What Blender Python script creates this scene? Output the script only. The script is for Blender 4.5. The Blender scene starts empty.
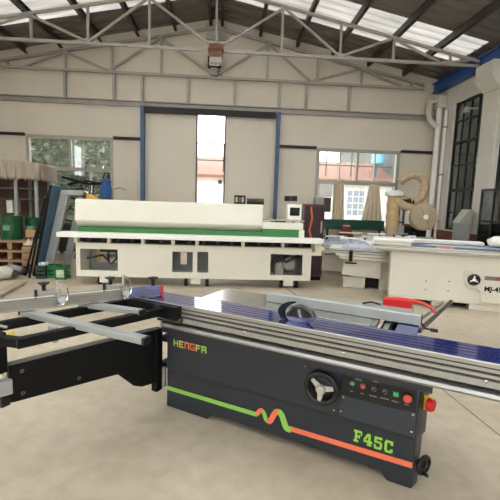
import bpy, bmesh, math, random
from mathutils import Vector, Matrix
random.seed(7)
scene = bpy.context.scene
C = scene.collection
R = math.radians
PI = math.pi
# ------------------------------------------------------------------ camera geometry
F = 380.0
EYE = Vector((0, 0, 1.55))
def cam_axes(yaw, pitch, roll):
    cy, sy = math.cos(yaw), math.sin(yaw)
    f = Vector((math.cos(pitch) * sy, math.cos(pitch) * cy, math.sin(pitch)))
    r = Vector((cy, -sy, 0)); d = f.cross(r)
    c, s = math.cos(roll), math.sin(roll)
    return c * r + s * d, -s * r + c * d, f
CR, CD, CF = cam_axes(R(3.59), R(-6.879), R(-1.896))
cam_data = bpy.data.cameras.new('camera'); cam = bpy.data.objects.new('camera', cam_data); C.objects.link(cam)
m = Matrix.Identity(4)
for i in range(3):
    m[i][0] = CR[i]; m[i][1] = -CD[i]; m[i][2] = -CF[i]; m[i][3] = EYE[i]
cam.matrix_world = m
cam_data.sensor_width = 36; cam_data.lens = 36 * F / 500; cam_data.clip_start = .05; cam_data.clip_end = 300
scene.camera = cam
# a point of the photograph turned into a point of the place: on a height, a depth, a side wall, or any upright plane
def ray(x, y): return CR * ((x - 250) / F) + CD * ((y - 250) / F) + CF
def at_z(x, y, z): d = ray(x, y); return EYE + d * ((z - EYE.z) / d.z)
def at(x, y, Y): d = ray(x, y); return EYE + d * (Y / d.y)
def at_x(x, y, X): d = ray(x, y); return EYE + d * (X / d.x)
def at_plane(x, y, p, n): d = ray(x, y); return EYE + d * ((p - EYE).dot(n) / d.dot(n))
def proj(p):
    v = Vector(p) - EYE; z = v.dot(CF); return 250 + F * v.dot(CR) / z, 250 + F * v.dot(CD) / z

# ------------------------------------------------------------------ materials
def lin(c):
    def f(v):
        v /= 255.0
        return v / 12.92 if v <= .04045 else ((v + .055) / 1.055) ** 2.4
    return (f(c[0]), f(c[1]), f(c[2]), 1)
MATS = {}
def mat(name, col, rough=.5, metal=0., var=.0, scale=6., bump=0., coat=0., spec=.5, col2=None, stretch=(1, 1, 1)):
    if name in MATS: return MATS[name]
    mt = bpy.data.materials.new(name); mt.use_nodes = True
    nt = mt.node_tree; b = nt.nodes['Principled BSDF']
    b.inputs['Base Color'].default_value = lin(col)
    b.inputs['Roughness'].default_value = rough; b.inputs['Metallic'].default_value = metal
    b.inputs['Coat Weight'].default_value = coat; b.inputs['Coat Roughness'].default_value = .08
    b.inputs['Specular IOR Level'].default_value = spec
    if var or bump or col2:
        tc = nt.nodes.new('ShaderNodeTexCoord'); mp = nt.nodes.new('ShaderNodeMapping'); mp.inputs['Scale'].default_value = stretch
        nz = nt.nodes.new('ShaderNodeTexNoise'); nz.inputs['Scale'].default_value = scale; nz.inputs['Detail'].default_value = 6
        nt.links.new(tc.outputs['Object'], mp.inputs['Vector']); nt.links.new(mp.outputs['Vector'], nz.inputs['Vector'])
        if var or col2:
            rp = nt.nodes.new('ShaderNodeValToRGB'); l = lin(col)
            rp.color_ramp.elements[0].position = .3; rp.color_ramp.elements[1].position = .7
            rp.color_ramp.elements[0].color = lin(col2) if col2 else tuple(max(0, v * (1 - var)) for v in l[:3]) + (1,)
            rp.color_ramp.elements[1].color = l if col2 else tuple(min(1, v * (1 + var)) for v in l[:3]) + (1,)
            nt.links.new(nz.outputs['Fac'], rp.inputs['Fac']); nt.links.new(rp.outputs['Color'], b.inputs['Base Color'])
        if bump:
            bp = nt.nodes.new('ShaderNodeBump'); bp.inputs['Strength'].default_value = bump; bp.inputs['Distance'].default_value = .02
            nt.links.new(nz.outputs['Fac'], bp.inputs['Height']); nt.links.new(bp.outputs['Normal'], b.inputs['Normal'])
    MATS[name] = mt
    return mt
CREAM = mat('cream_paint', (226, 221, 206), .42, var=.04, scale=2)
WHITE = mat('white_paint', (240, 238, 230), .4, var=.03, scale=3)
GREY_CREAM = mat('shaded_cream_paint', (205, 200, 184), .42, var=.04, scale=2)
GREEN = mat('green_paint', (48, 116, 54), .38, var=.05, scale=3)
BLACK = mat('black_paint', (9, 10, 11), .55, var=.15, scale=8, spec=.22)
BLACKP = mat('black_plastic', (16, 16, 17), .35)
CHAR = mat('charcoal_blue_paint', (38, 43, 50), .38, var=.06, scale=5)
CHAR2 = mat('charcoal_panel_paint', (45, 51, 59), .36, var=.05, scale=5)
ALU = mat('brushed_aluminium', (182, 180, 176), .32, .85, var=.05, scale=10, stretch=(.2, 4, 4))
ALU2 = mat('satin_aluminium', (168, 165, 158), .42, .6, var=.05, scale=8)
ALUD = mat('groove_shade_aluminium', (70, 68, 66), .5, .5)
CHROME = mat('chrome', (215, 215, 212), .16, 1.)
GREYM = mat('grey_anodised', (165, 167, 165), .4, .3, var=.05, scale=6)
STEEL = mat('pale_steel_paint', (168, 162, 152), .5, .15, var=.08, scale=5)
DSTEEL = mat('dark_steel_paint', (60, 56, 52), .55, .2, var=.12, scale=5)
CAST = mat('ground_cast_iron', (170, 168, 160), .22, .75, var=.08, scale=14)
FILM = mat('blue_protective_film', (40, 49, 116), .09, .1, var=.2, scale=7, coat=1., spec=1., stretch=(.6, 3, 3))
FILM2 = mat('lilac_protective_film', (120, 122, 160), .22, .3, var=.1, scale=7, coat=.4)
RED = mat('red_paint', (196, 28, 30), .35, var=.06)
ORANGE = mat('orange_stripe', (236, 116, 82), .45)
LGREEN = mat('green_stripe', (140, 196, 84), .45)
YEL = mat('yellow_plastic', (236, 196, 40), .4)
BLUEC = mat('blue_steel_paint', (66, 88, 122), .45, var=.08, scale=3)
BLUED = mat('blue_crane_paint', (42, 78, 140), .45, var=.12, scale=2)
WOOD = mat('weathered_wood', (150, 118, 88), .75, var=.25, scale=9, bump=.1, stretch=(1, 1, 4))
BROWN = mat('brown_brick', (112, 62, 50), .8, var=.2, scale=10, bump=.1)
TAN = mat('tan_hose', (186, 162, 128), .55, var=.1, scale=12)
BEIGE = mat('beige_cloth', (226, 210, 184), .85, var=.08, scale=8)
DGREEN = mat('dark_green_paint', (24, 70, 56), .5, var=.1)
DRUMG = mat('green_drum_paint', (16, 74, 40), .4, var=.15, scale=9)
PLASTER = mat('white_plaster', (212, 206, 194), .8, var=.05, scale=2)
MAROON = mat('maroon_paint', (84, 22, 26), .45, var=.1)
RUST = mat('rusty_iron', (120, 84, 66), .8, var=.3, scale=14)
CARTON = mat('corrugated_carton', (176, 138, 96), .85, var=.1)
RUBBER = mat('black_rubber', (22, 22, 22), .7)
BLUEB = mat('blue_cloth', (44, 84, 134), .8, var=.2, scale=16)
SACK = mat('white_woven_sack', (196, 192, 178), .75, var=.12, scale=18, bump=.1)
TEAL = mat('blue_board', (70, 104, 128), .55, var=.15, scale=5)
GREYF = mat('grey_frame_paint', (150, 152, 150), .5, var=.08)
TARP = mat('dusty_plastic_sheet', (158, 142, 126), .5, var=.2, scale=7, stretch=(4, 4, .6), bump=.2)
WRAP = mat('white_plastic_wrap', (236, 234, 230), .35, var=.06, scale=8, bump=.15)
PAPER = mat('blue_grey_paper', (176, 182, 196), .6, var=.15, scale=8)
YBOARD = mat('yellow_board', (222, 176, 84), .6, var=.1)

def concrete():
    mt = bpy.data.materials.new('worn_concrete'); mt.use_nodes = True; nt = mt.node_tree; N_ = nt.nodes; Lk = nt.links
    b = N_['Principled BSDF']; b.inputs['Roughness'].default_value = .55
    tc = N_.new('ShaderNodeTexCoord')
    n1 = N_.new('ShaderNodeTexNoise'); n1.inputs['Scale'].default_value = .9; n1.inputs['Detail'].default_value = 8; n1.inputs['Roughness'].default_value = .6
    n2 = N_.new('ShaderNodeTexNoise'); n2.inputs['Scale'].default_value = 9; n2.inputs['Detail'].default_value = 8
    n3 = N_.new('ShaderNodeTexNoise'); n3.inputs['Scale'].default_value = 60; n3.inputs['Detail'].default_value = 3
    for n in (n1, n2, n3): Lk.new(tc.outputs['Object'], n.inputs['Vector'])
    r1 = N_.new('ShaderNodeValToRGB'); r1.color_ramp.elements[0].position = .3; r1.color_ramp.elements[1].position = .72
    r1.color_ramp.elements[0].color = lin((174, 159, 138)); r1.color_ramp.elements[1].color = lin((208, 194, 172))
    Lk.new(n1.outputs['Fac'], r1.inputs['Fac'])
    r2 = N_.new('ShaderNodeValToRGB'); r2.color_ramp.elements[0].position = .3; r2.color_ramp.elements[1].position = .7
    r2.color_ramp.elements[0].color = (.8, .79, .78, 1); r2.color_ramp.elements[1].color = (1.05, 1.05, 1.05, 1)
    Lk.new(n2.outputs['Fac'], r2.inputs['Fac'])
    mx = N_.new('ShaderNodeMix'); mx.data_type = 'RGBA'; mx.blend_type = 'MULTIPLY'; mx.inputs['Factor'].default_value = .7
    Lk.new(r1.outputs['Color'], mx.inputs[6]); Lk.new(r2.outputs['Color'], mx.inputs[7])
    Lk.new(mx.outputs[2], b.inputs['Base Color'])
    bp = N_.new('ShaderNodeBump'); bp.inputs['Strength'].default_value = .12; bp.inputs['Distance'].default_value = .01
    Lk.new(n3.outputs['Fac'], bp.inputs['Height']); Lk.new(bp.outputs['Normal'], b.inputs['Normal'])
    rr = N_.new('ShaderNodeMapRange'); rr.inputs['To Min'].default_value = .42; rr.inputs['To Max'].default_value = .7
    Lk.new(n1.outputs['Fac'], rr.inputs['Value']); Lk.new(rr.outputs['Result'], b.inputs['Roughness'])
    return mt
CONC = concrete()

def panel_mat(name, col, pitch, axis, depth=.35):     # sandwich wall panels: thin seams every `pitch` metres
    mt = bpy.data.materials.new(name); mt.use_nodes = True; nt = mt.node_tree; N_ = nt.nodes; Lk = nt.links
    b = N_['Principled BSDF']; b.inputs['Roughness'].default_value = .5
    tc = N_.new('ShaderNodeTexCoord'); sp = N_.new('ShaderNodeSeparateXYZ'); Lk.new(tc.outputs['Object'], sp.inputs[0])
    d = N_.new('ShaderNodeMath'); d.operation = 'DIVIDE'; d.inputs[1].default_value = pitch; Lk.new(sp.outputs[axis], d.inputs[0])
    fr = N_.new('ShaderNodeMath'); fr.operation = 'FRACT'; Lk.new(d.outputs[0], fr.inputs[0])
    rp = N_.new('ShaderNodeValToRGB'); e = rp.color_ramp.elements
    l = lin(col); dk = tuple(v * (1 - depth) for v in l[:3]) + (1,)
    e[0].position = 0; e[0].color = dk; e[1].position = .035; e[1].color = l
    for p, c in ((.5, l), (.515, tuple(v * .96 for v in l[:3]) + (1,)), (.53, l), (.965, l), (1., dk)):
        x = rp.color_ramp.elements.new(p); x.color = c
    Lk.new(fr.outputs[0], rp.inputs['Fac'])
    nz = N_.new('ShaderNodeTexNoise'); nz.inputs['Scale'].default_value = .8; nz.inputs['Detail'].default_value = 4; Lk.new(tc.outputs['Object'], nz.inputs['Vector'])
    r2 = N_.new('ShaderNodeValToRGB'); r2.color_ramp.elements[0].position = .3; r2.color_ramp.elements[0].color = (.93, .92, .91, 1); r2.color_ramp.elements[1].position = .7
    Lk.new(nz.outputs['Fac'], r2.inputs['Fac'])
    mx = N_.new('ShaderNodeMix'); mx.data_type = 'RGBA'; mx.blend_type = 'MULTIPLY'; mx.inputs['Factor'].default_value = 1
    Lk.new(rp.outputs['Color'], mx.inputs[6]); Lk.new(r2.outputs['Color'], mx.inputs[7]); Lk.new(mx.outputs[2], b.inputs['Base Color'])
    return mt
PANEL = panel_mat('cream_wall_panel', (222, 211, 193), .48, 0, .05)
ROOFM = mat('grey_roof_sheet', (116, 108, 100), .5, .1, var=.08, scale=1.5)
TILE = mat('terracotta_tile', (128, 88, 72), .8, var=.2, scale=12, bump=.3)
LEAF = mat('tree_leaf', (134, 148, 108), .6, scale=2.2, col2=(46, 62, 46))
BARK = mat('tree_bark', (88, 72, 58), .9, var=.2, scale=10)

def glass_mat(name, tint, haze, refl=.08):
    mt = bpy.data.materials.new(name); mt.use_nodes = True; nt = mt.node_tree; N_ = nt.nodes; Lk = nt.links
    N_.remove(N_['Principled BSDF']); out = N_['Material Output']
    tr = N_.new('ShaderNodeBsdfTransparent'); tr.inputs['Color'].default_value = tint
    gl = N_.new('ShaderNodeBsdfGlossy'); gl.inputs['Roughness'].default_value = .03
    df = N_.new('ShaderNodeBsdfTranslucent'); df.inputs['Color'].default_value = (.8, .8, .8, 1)
    a = N_.new('ShaderNodeMixShader'); a.inputs[0].default_value = haze; Lk.new(tr.outputs[0], a.inputs[1]); Lk.new(df.outputs[0], a.inputs[2])
    fz = N_.new('ShaderNodeMixShader'); fz.inputs[0].default_value = refl; Lk.new(a.outputs[0], fz.inputs[1]); Lk.new(gl.outputs[0], fz.inputs[2])
    Lk.new(fz.outputs[0], out.inputs['Surface'])
    return mt
GLASS = glass_mat('window_glass', (.93, .95, .94, 1), .015)
GLASSD = glass_mat('dark_tinted_glass', (.30, .31, .29, 1), .012, .06)  # tint turns the view through the pane dark grey
def sheet_mat(name, col):
    mt = bpy.data.materials.new(name); mt.use_nodes = True; nt = mt.node_tree; N_ = nt.nodes; Lk = nt.links
    N_.remove(N_['Principled BSDF']); out = N_['Material Output']
    df = N_.new('ShaderNodeBsdfTranslucent'); d2 = N_.new('ShaderNodeBsdfDiffuse'); d2.inputs['Color'].default_value = (.5, .5, .48, 1)
    tc = N_.new('ShaderNodeTexCoord'); nz = N_.new('ShaderNodeTexNoise'); nz.inputs['Scale'].default_value = 1.6; nz.inputs['Detail'].default_value = 5
    mp = N_.new('ShaderNodeMapping'); mp.inputs['Scale'].default_value = (.5, 3, 1); Lk.new(tc.outputs['Object'], mp.inputs['Vector']); Lk.new(mp.outputs['Vector'], nz.inputs['Vector'])
    rp = N_.new('ShaderNodeValToRGB'); rp.color_ramp.elements[0].position = .3; rp.color_ramp.elements[1].position = .7
    rp.color_ramp.elements[0].color = tuple(v * .72 for v in col) + (1,); rp.color_ramp.elements[1].color = tuple(col) + (1,)
    Lk.new(nz.outputs['Fac'], rp.inputs['Fac']); Lk.new(rp.outputs['Color'], df.inputs['Color'])
    a = N_.new('ShaderNodeMixShader'); a.inputs[0].default_value = .12; Lk.new(df.outputs[0], a.inputs[1]); Lk.new(d2.outputs[0], a.inputs[2])
    Lk.new(a.outputs[0], out.inputs['Surface'])
    return mt
SKYL = sheet_mat('translucent_roof_sheet', (.95, .95, .93))
SKYD = sheet_mat('dimmed_roof_sheet', (.46, .44, .415))  # dimmed copy of the sheet, so the gable receives less light

# ------------------------------------------------------------------ mesh helper
class MB:
    def __init__(s): s.v = []; s.f = []
    def add(s, vs, fs):
        o = len(s.v); s.v += [tuple(v) for v in vs]; s.f += [tuple(i + o for i in f) for f in fs]; return s
    def box(s, a, b):
        x0, x1 = sorted((a[0], b[0])); y0, y1 = sorted((a[1], b[1])); z0, z1 = sorted((a[2], b[2]))
        return s.add([(x0, y0, z0), (x1, y0, z0), (x1, y1, z0), (x0, y1, z0), (x0, y0, z1), (x1, y0, z1), (x1, y1, z1), (x0, y1, z1)],
                     [(0, 3, 2, 1), (4, 5, 6, 7), (0, 1, 5, 4), (1, 2, 6, 5), (2, 3, 7, 6), (3, 0, 4, 7)])
    def beam(s, p0, p1, w, h, up=(0, 0, 1)):          # rectangular bar between two points; w across, h along up
        p0 = Vector(p0); p1 = Vector(p1); d = (p1 - p0).normalized(); u = Vector(up)
        if abs(d.dot(u)) > .98: u = Vector((0, 1, 0))
        a = d.cross(u).normalized(); b = a.cross(d).normalized()
        vs = [p + a * (w / 2 * i) + b * (h / 2 * j) for p in (p0, p1) for i, j in ((-1, -1), (1, -1), (1, 1), (-1, 1))]
        return s.add(vs, [(0, 1, 2, 3), (7, 6, 5, 4), (0, 4, 5, 1), (1, 5, 6, 2), (2, 6, 7, 3), (3, 7, 4, 0)])
    def cyl(s, p0, p1, r, r2=None, seg=16):
        p0 = Vector(p0); p1 = Vector(p1); r2 = r if r2 is None else r2
        d = (p1 - p0).normalized(); u = Vector((0, 0, 1)) if abs(d.z) < .9 else Vector((1, 0, 0))
        a = d.cross(u).normalized(); b = a.cross(d)
        vs = []; 
        for p, q in ((p0, r), (p1, r2)):
            vs += [p + (a * math.cos(2 * PI * k / seg) + b * math.sin(2 * PI * k / seg)) * q for k in range(seg)]
        fs = [(k, (k + 1) % seg, seg + (k + 1) % seg, seg + k) for k in range(seg)]
        return s.add(vs, fs + [tuple(range(seg - 1, -1, -1)), tuple(range(seg, 2 * seg))])
    def tube(s, pts, r, seg=10):
        pts = [Vector(p) for p in pts]; n = len(pts); vs = []; pa = None
        for i, p in enumerate(pts):
            d = (pts[min(i + 1, n - 1)] - pts[max(i - 1, 0)]).normalized()
            if pa is None:
                u = Vector((0, 0, 1)) if abs(d.z) < .9 else Vector((1, 0, 0)); a = d.cross(u).normalized()
            else: a = (pa - d * pa.dot(d)).normalized()
            pa = a; b = a.cross(d); q = r[i] if isinstance(r, (list, tuple)) else r
            vs += [p + (a * math.cos(2 * PI * k / seg) + b * math.sin(2 * PI * k / seg)) * q for k in range(seg)]
        fs = [(i * seg + k, i * seg + (k + 1) % seg, (i + 1) * seg + (k + 1) % seg, (i + 1) * seg + k) for i in range(n - 1) for k in range(seg)]
        return s.add(vs, fs + [tuple(range(seg - 1, -1, -1)), tuple(range((n - 1) * seg, n * seg))])
    def prism(s, poly, o, ax, ay, ex):                # polygon in the plane (o; ax, ay) swept along ex
        o = Vector(o); ax = Vector(ax); ay = Vector(ay); ex = Vector(ex); n = len(poly)
        vs = [o + ax * p[0] + ay * p[1] for p in poly]; vs += [v + ex for v in vs]
        return s.add(vs, [tuple(range(n - 1, -1, -1)), tuple(range(n, 2 * n))] + [(k, (k + 1) % n, n + (k + 1) % n, n + k) for k in range(n)])
    def lathe(s, prof, o=(0, 0, 0), ax=(0, 0, 1), seg=24):   # prof: (radius, height) along ax
        o = Vector(o); ax = Vector(ax).normalized(); u = Vector((1, 0, 0)) if abs(ax.x) < .9 else Vector((0, 1, 0))
        a = ax.cross(u).normalized(); b = ax.cross(a); vs = []
        for r, h in prof: vs += [o + ax * h + (a * math.cos(2 * PI * k / seg) + b * math.sin(2 * PI * k / seg)) * r for k in range(seg)]
        fs = [(i * seg + k, i * seg + (k + 1) % seg, (i + 1) * seg + (k + 1) % seg, (i + 1) * seg + k) for i in range(len(prof) - 1) for k in range(seg)]
        return s.add(vs, fs + [tuple(range(seg - 1, -1, -1)), tuple(range((len(prof) - 1) * seg, len(prof) * seg))])
    def torus(s, o, ax, R_, r, seg=28, rs=8, a0=0, a1=2 * PI):
        ax = Vector(ax).normalized(); u = Vector((1, 0, 0)) if abs(ax.x) < .9 else Vector((0, 1, 0)); a = ax.cross(u).normalized(); b = ax.cross(a)
        full = abs(a1 - a0 - 2 * PI) < 1e-6; n = seg if full else seg + 1; vs = []
        for i in range(n):
            t = a0 + (a1 - a0) * i / seg; d = a * math.cos(t) + b * math.sin(t)
            vs += [Vector(o) + d * (R_ + r * math.cos(2 * PI * k / rs)) + ax * (r * math.sin(2 * PI * k / rs)) for k in range(rs)]
        fs = [(i * rs + k, i * rs + (k + 1) % rs, ((i + 1) % n) * rs + (k + 1) % rs, ((i + 1) % n) * rs + k) for i in range(n if full else seg) for k in range(rs)]
        return s.add(vs, fs)
    def ball(s, o, r, sx=1, sy=1, sz=1, seg=16, rings=10, wob=0):
        vs = []; o = Vector(o)
        for i in range(1, rings):
            th = PI * i / rings
            for k in range(seg):
                q = r * (1 + wob * (random.random() - .5)); ph = 2 * PI * k / seg
                vs.append(o + Vector((q * sx * math.sin(th) * math.cos(ph), q * sy * math.sin(th) * math.sin(ph), q * sz * math.cos(th))))
        fs = [(i * seg + k, (i + 1) * seg + k, (i + 1) * seg + (k + 1) % seg, i * seg + (k + 1) % seg) for i in range(rings - 2) for k in range(seg)]
        n = len(vs); vs += [o + Vector((0, 0, r * sz)), o - Vector((0, 0, r * sz))]
        fs += [(n, k, (k + 1) % seg) for k in range(seg)] + [(n + 1, (rings - 2) * seg + (k + 1) % seg, (rings - 2) * seg + k) for k in range(seg)]
        return s.add(vs, fs)
    def shift(s, d):
        d = Vector(d); s.v = [tuple(Vector(v) + d) for v in s.v]; return s
    def build(s, name, m, parent=None, bevel=0., smooth=35, loc=None, rot=None):
        me = bpy.data.meshes.new(name)
        vs = s.v
        me.from_pydata(vs, [], s.f); me.validate()
        bm = bmesh.new(); bm.from_mesh(me); bmesh.ops.recalc_face_normals(bm, faces=bm.faces); bm.to_mesh(me); bm.free()
        me.materials.append(m)
        if smooth:
            me.polygons.foreach_set('use_smooth', [True] * len(me.polygons)); me.set_sharp_from_angle(angle=R(smooth))
        o = bpy.data.objects.new(name, me); C.objects.link(o)
        if parent: o.parent = parent
        if loc is not None: o.location = loc
        if rot is not None: o.rotation_euler = rot
        if bevel:
            b = o.modifiers.new('edge', 'BEVEL'); b.width = bevel; b.segments = 2; b.limit_method = 'ANGLE'; b.angle_limit = R(40)
        return o
def tag(o, label=None, cat=None, group=None, kind=None):
    if label: o['label'] = label
    if cat: o['category'] = cat
    if group: o['group'] = group
    if kind: o['kind'] = kind
    return o
def thing(name, label, cat, loc=(0, 0, 0), rz=0., group=None):
    o = bpy.data.objects.new(name, None); C.objects.link(o); o.location = loc; o.rotation_euler = (0, 0, rz); o.empty_display_size = .1
    return tag(o, label, cat, group)
def boxes(*bs):
    b = MB()
    for p, q in bs: b.box(p, q)
    return b
def struct(o): o['kind'] = 'structure'; return o

# ================================================================== THE SETTING
YB = 12.0            # inner face of the back wall
XR = 6.5             # inner face of the right wall
XL = -7.6
YF = -8.0            # the open front of the hall
RIDGE = -.45; RZ = 6.95; SL = .2
def roof_z(x): return RZ - SL * abs(x - RIDGE)
fl = MB().box((XL, YF, -.1), (XR + .3, YB + .2, 0)); struct(fl.build('floor', CONC, smooth=0))
JOINT = mat('floor_joint', (104, 92, 78), .8)
for k, (a, b) in enumerate(((at_z(396, 352, 0), at_z(520, 452, 0)), (at_z(283, 286, 0), at_z(302, 299, 0)), )):
    d = (b - a); o = MB().beam(a - d * (.02) + Vector((0, 0, .0005)), b + Vector((0, 0, .0005)), .008 if k == 0 else .02, .002).build('trim_%d' % (k + 1), JOINT, smooth=0); struct(o)
# back wall with its openings
wl = (at(26.5, 150, YB).x, at(113.2, 160, YB).x, .55, at(70, 136, YB).z)           # left window x0 x1 z0 z1
dr = (at(196, 150, YB).x, at(225.5, 150, YB).x, 0, at(210, 111, YB).z)   # the bright gap of the sliding door
wr = (at(316, 165, YB).x, at(399, 165, YB).x, .85, at(357, 149.5, YB).z)
def wall_grid(x0, x1, holes, y0, y1, top):
    xs = sorted({x0, x1, *[h[0] for h in holes], *[h[1] for h in holes], RIDGE}); b = MB()
    for xa, xb in zip(xs, xs[1:]):
        xm = (xa + xb) / 2; z = 0
        for h in [h for h in holes if h[0] < xm < h[1]]:
            if h[2] > z: b.box((xa, y0, z), (xb, y1, h[2]))
            z = h[3]
        b.add([(xa, y0, z), (xb, y0, z), (xb, y1, z), (xa, y1, z), (xa, y0, top(xa)), (xb, y0, top(xb)), (xb, y1, top(xb)), (xa, y1, top(xa))],
              [(0, 3, 2, 1), (4, 5, 6, 7), (0, 1, 5, 4), (1, 2, 6, 5), (2, 3, 7, 6), (3, 0, 4, 7)])
    return b
struct(wall_grid(XL, XR + .3, [wl, dr, wr], YB, YB + .15, roof_z).build('wall_back', PANEL, smooth=0))
# left wall, outside the picture, with a run of windows for the daylight
lw = MB()
lw.box((XL - .2, YF, 0), (XL, YB, 1.2)); lw.box((XL - .2, YF, 4.2), (XL, YB, roof_z(XL)))
for a_, b_ in ((YF, -5.0), (-3.6, 3.0), (4.4, YB)): lw.box((XL - .2, a_, 1.2), (XL, b_, 4.2))
struct(lw.build('wall_left', PLASTER, smooth=0))
fwb = MB(); fwb.box((XL, YF - .2, 0), (-2.6, YF, 3.6)).box((1.8, YF - .2, 0), (XR + .3, YF, 3.6)).box((XL, YF - .2, 3.6), (XR + .3, YF, 5.45))
struct(fwb.build('wall_front', PLASTER, smooth=0))
# right wall: pillars, tall windows
wA = (9.72, 11.1); wB = (7.2, 9.12); ZS = .99; ZT = 4.64
rw = MB()
rw.box((XR, YF, 0), (XR + .3, YB, ZS)); rw.box((XR, YF, ZT), (XR + .3, YB, roof_z(XR) + .05))
for a, b in ((YF, 1.0), (2.8, 4.2), (6.0, wB[0]), (wB[1], wA[0]), (wA[1], YB)): rw.box((XR, a, ZS), (XR + .3, b, ZT))
struct(rw.build('wall_right', PLASTER, smooth=0))
pl = MB()
pl.box((XR - .08, wB[1] + .02, ZS - .03), (XR, wA[0] - .03, 4.6))
pl.prism([(0, 4.5), (-.12, 4.5), (-.36, 4.74), (-.36, 5.12), (0, 5.12)], (XR, wB[1] - .1, 0), (1, 0, 0), (0, 0, 1), (0, wA[0] - wB[1] + .05, 0))
struct(tag(pl.build('column', PLASTER, smooth=0), 'white plaster pillar with a corbel between the tall windows of the right wall', 'pillar'))
struct(MB().box((XR - .06, YF, 0), (XR + .01, YB - .01, ZS - .03)).build('baseboard_right', BROWN, smooth=0))
# roof sheets: corrugated across the slope, with one translucent run in view each side
def corr(x0, x1, y0, y1, dz=0.0):
    b = MB(); pts = []; y = y0; P = .30
    while y < y1 - 1e-6:
        for dy, h in ((0, 0), (.20, 0), (.225, .03), (.275, .03)):
            if y + dy < y1: pts.append((y + dy, h))
        y += P
    pts.append((y1, 0)); n = len(pts); vs = []
    for x in (x0, x1): vs += [(x, p[0], roof_z(x) + p[1] + dz) for p in pts]
    for x in (x0, x1): vs += [(x, p[0], roof_z(x) + p[1] + dz + .012) for p in pts]
    fs = []
    for k in range(n - 1): fs += [(k, k + 1, n + k + 1, n + k), (2 * n + k, 3 * n + k, 3 * n + k + 1, 2 * n + k + 1)]
    fs += [(0, n, 3 * n, 2 * n), (n - 1, 3 * n - 1, 4 * n - 1, 2 * n - 1)]
    fs += [(k, 2 * n + k, 2 * n + k + 1, k + 1) for k in range(n - 1)] + [(n + k, n + k + 1, 3 * n + k + 1, 3 * n + k) for k in range(n - 1)]
    return b.add(vs, fs)
SK = [(-5.0, -2.8), (-.9, 2.4), (4.2, 6.8), (9.35, 10.7)]  # all but the last run are out of view, added for daylight
SKX = {1: (-.1, 6.2), -1: (-7.0, -.8)}
def sheets(side):
    b = MB(); x0, x1 = ((RIDGE, XR + .4) if side > 0 else (XL - .3, RIDGE)); ys = [YF]
    for a, c in SK: ys += [a, c]
    ys.append(YB + .25)
    for k in range(0, len(ys), 2): bb = corr(x0, x1, ys[k], ys[k + 1]); b.add(bb.v, bb.f)
    for a, c in SK:
        sx = SKX[side]
        for p, q in ((x0, sx[0]), (sx[1], x1)): bb = corr(p, q, a, c); b.add(bb.v, bb.f)
    return b
ce = sheets(1); c2 = sheets(-1); ce.add(c2.v, c2.f)
struct(ce.build('ceiling', ROOFM, smooth=0))
for i, (a, c) in enumerate(SK):
    for s in (1, -1):
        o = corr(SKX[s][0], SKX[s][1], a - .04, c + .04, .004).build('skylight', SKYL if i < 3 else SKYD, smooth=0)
        struct(tag(o, 'translucent white roof sheet on the %s slope %s' % ('right' if s > 0 else 'left', ('at the hall front, unseen and added for light', 'behind the camera, unseen and added for light', 'above the edge bander, unseen and added for light', 'over the nearer truss')[i]), 'skylight'))
PURL = mat('purlin_paint', (82, 76, 70), .55, .15, var=.1)
ORD = ('first', 'second', 'third', 'fourth', 'fifth', 'sixth')
for s, xs in ((1, (.85, 1.97, 3.06, 4.18, 5.3)), (-1, (-1.65, -2.73, -3.8, -4.92, -5.92))):
    for k, x in enumerate(xs):
        z = roof_z(x) - .095
        b = MB(); b.box((x - .035, YF, z - .09), (x - .02, YB - .01, z + .09)); b.box((x - .035, YF, z - .09), (x + .045, YB - .01, z - .075)); b.box((x - .035, YF, z + .075), (x + .045, YB - .01, z + .09))
        tag(b.build('roof_purlin', PURL, smooth=0), 'dark steel purlin under the roof, %s to the %s of the ridge' % (ORD[k], 'right' if s > 0 else 'left'), 'purlin', 'roof purlins')
for k, x in enumerate((RIDGE - .17, RIDGE + .17)):
    z = roof_z(x) - .11
    tag(MB().box((x - .04, YF, z - .1), (x + .04, YB - .01, z + .1)).build('roof_purlin', DSTEEL, smooth=0), 'dark ridge purlin on the %s of the pair at the roof ridge' % ('left', 'right')[k], 'purlin', 'ridge purlins')
tag(MB().box((RIDGE - .3, YB - .1, RZ - .62), (RIDGE + .3, YB - .001, RZ - .24)).build('ridge_plate', STEEL, bevel=.01), 'grey plate at the peak of the back wall under the ridge purlins', 'plate')

# window frames and panes
def window(name, w, y, bars_v, bars_h, fm, fw=.08):
    root = struct(tag(bpy.data.objects.new(name, None))); C.objects.link(root); root.location = ((w[0] + w[1]) / 2, y, w[2])
    ox, oy, oz = root.location; b = MB()
    b.box((w[0], y - .03, w[2]), (w[0] + fw, y + .1, w[3])); b.box((w[1] - fw, y - .03, w[2]), (w[1], y + .1, w[3]))
    b.box((w[0] + fw, y - .03, w[3] - fw), (w[1] - fw, y + .1, w[3])); b.box((w[0] + fw, y - .03, w[2]), (w[1] - fw, y + .1, w[2] + fw))
    for x, z0, z1, t in bars_v: b.box((x - t / 2, y, z0), (x + t / 2, y + .07, z1))
    for z, t in bars_h: b.box((w[0] + fw, y - .01, z - t / 2), (w[1] - fw, y + .08, z + t / 2))
    b.shift((-ox, -oy, -oz)).build('window_frame', fm, root)
    MB().box((w[0] + .02, y + .03, w[2] + .02), (w[1] - .02, y + .036, w[3] - .02)).shift((-ox, -oy, -oz)).build('window_glass', GLASS, root, smooth=0)
    return root
zt = at(70, 169, YB).z
window('window_1', wl, YB, [(at(70, 150, YB).x, zt, wl[3], .08), (at(52, 190, YB).x, wl[2], zt, .07), (at(90, 180, YB).x, wl[2], zt, .07)], [(zt, .11)], STEEL, .09)
zr = at(350, 183, YB).z
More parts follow.
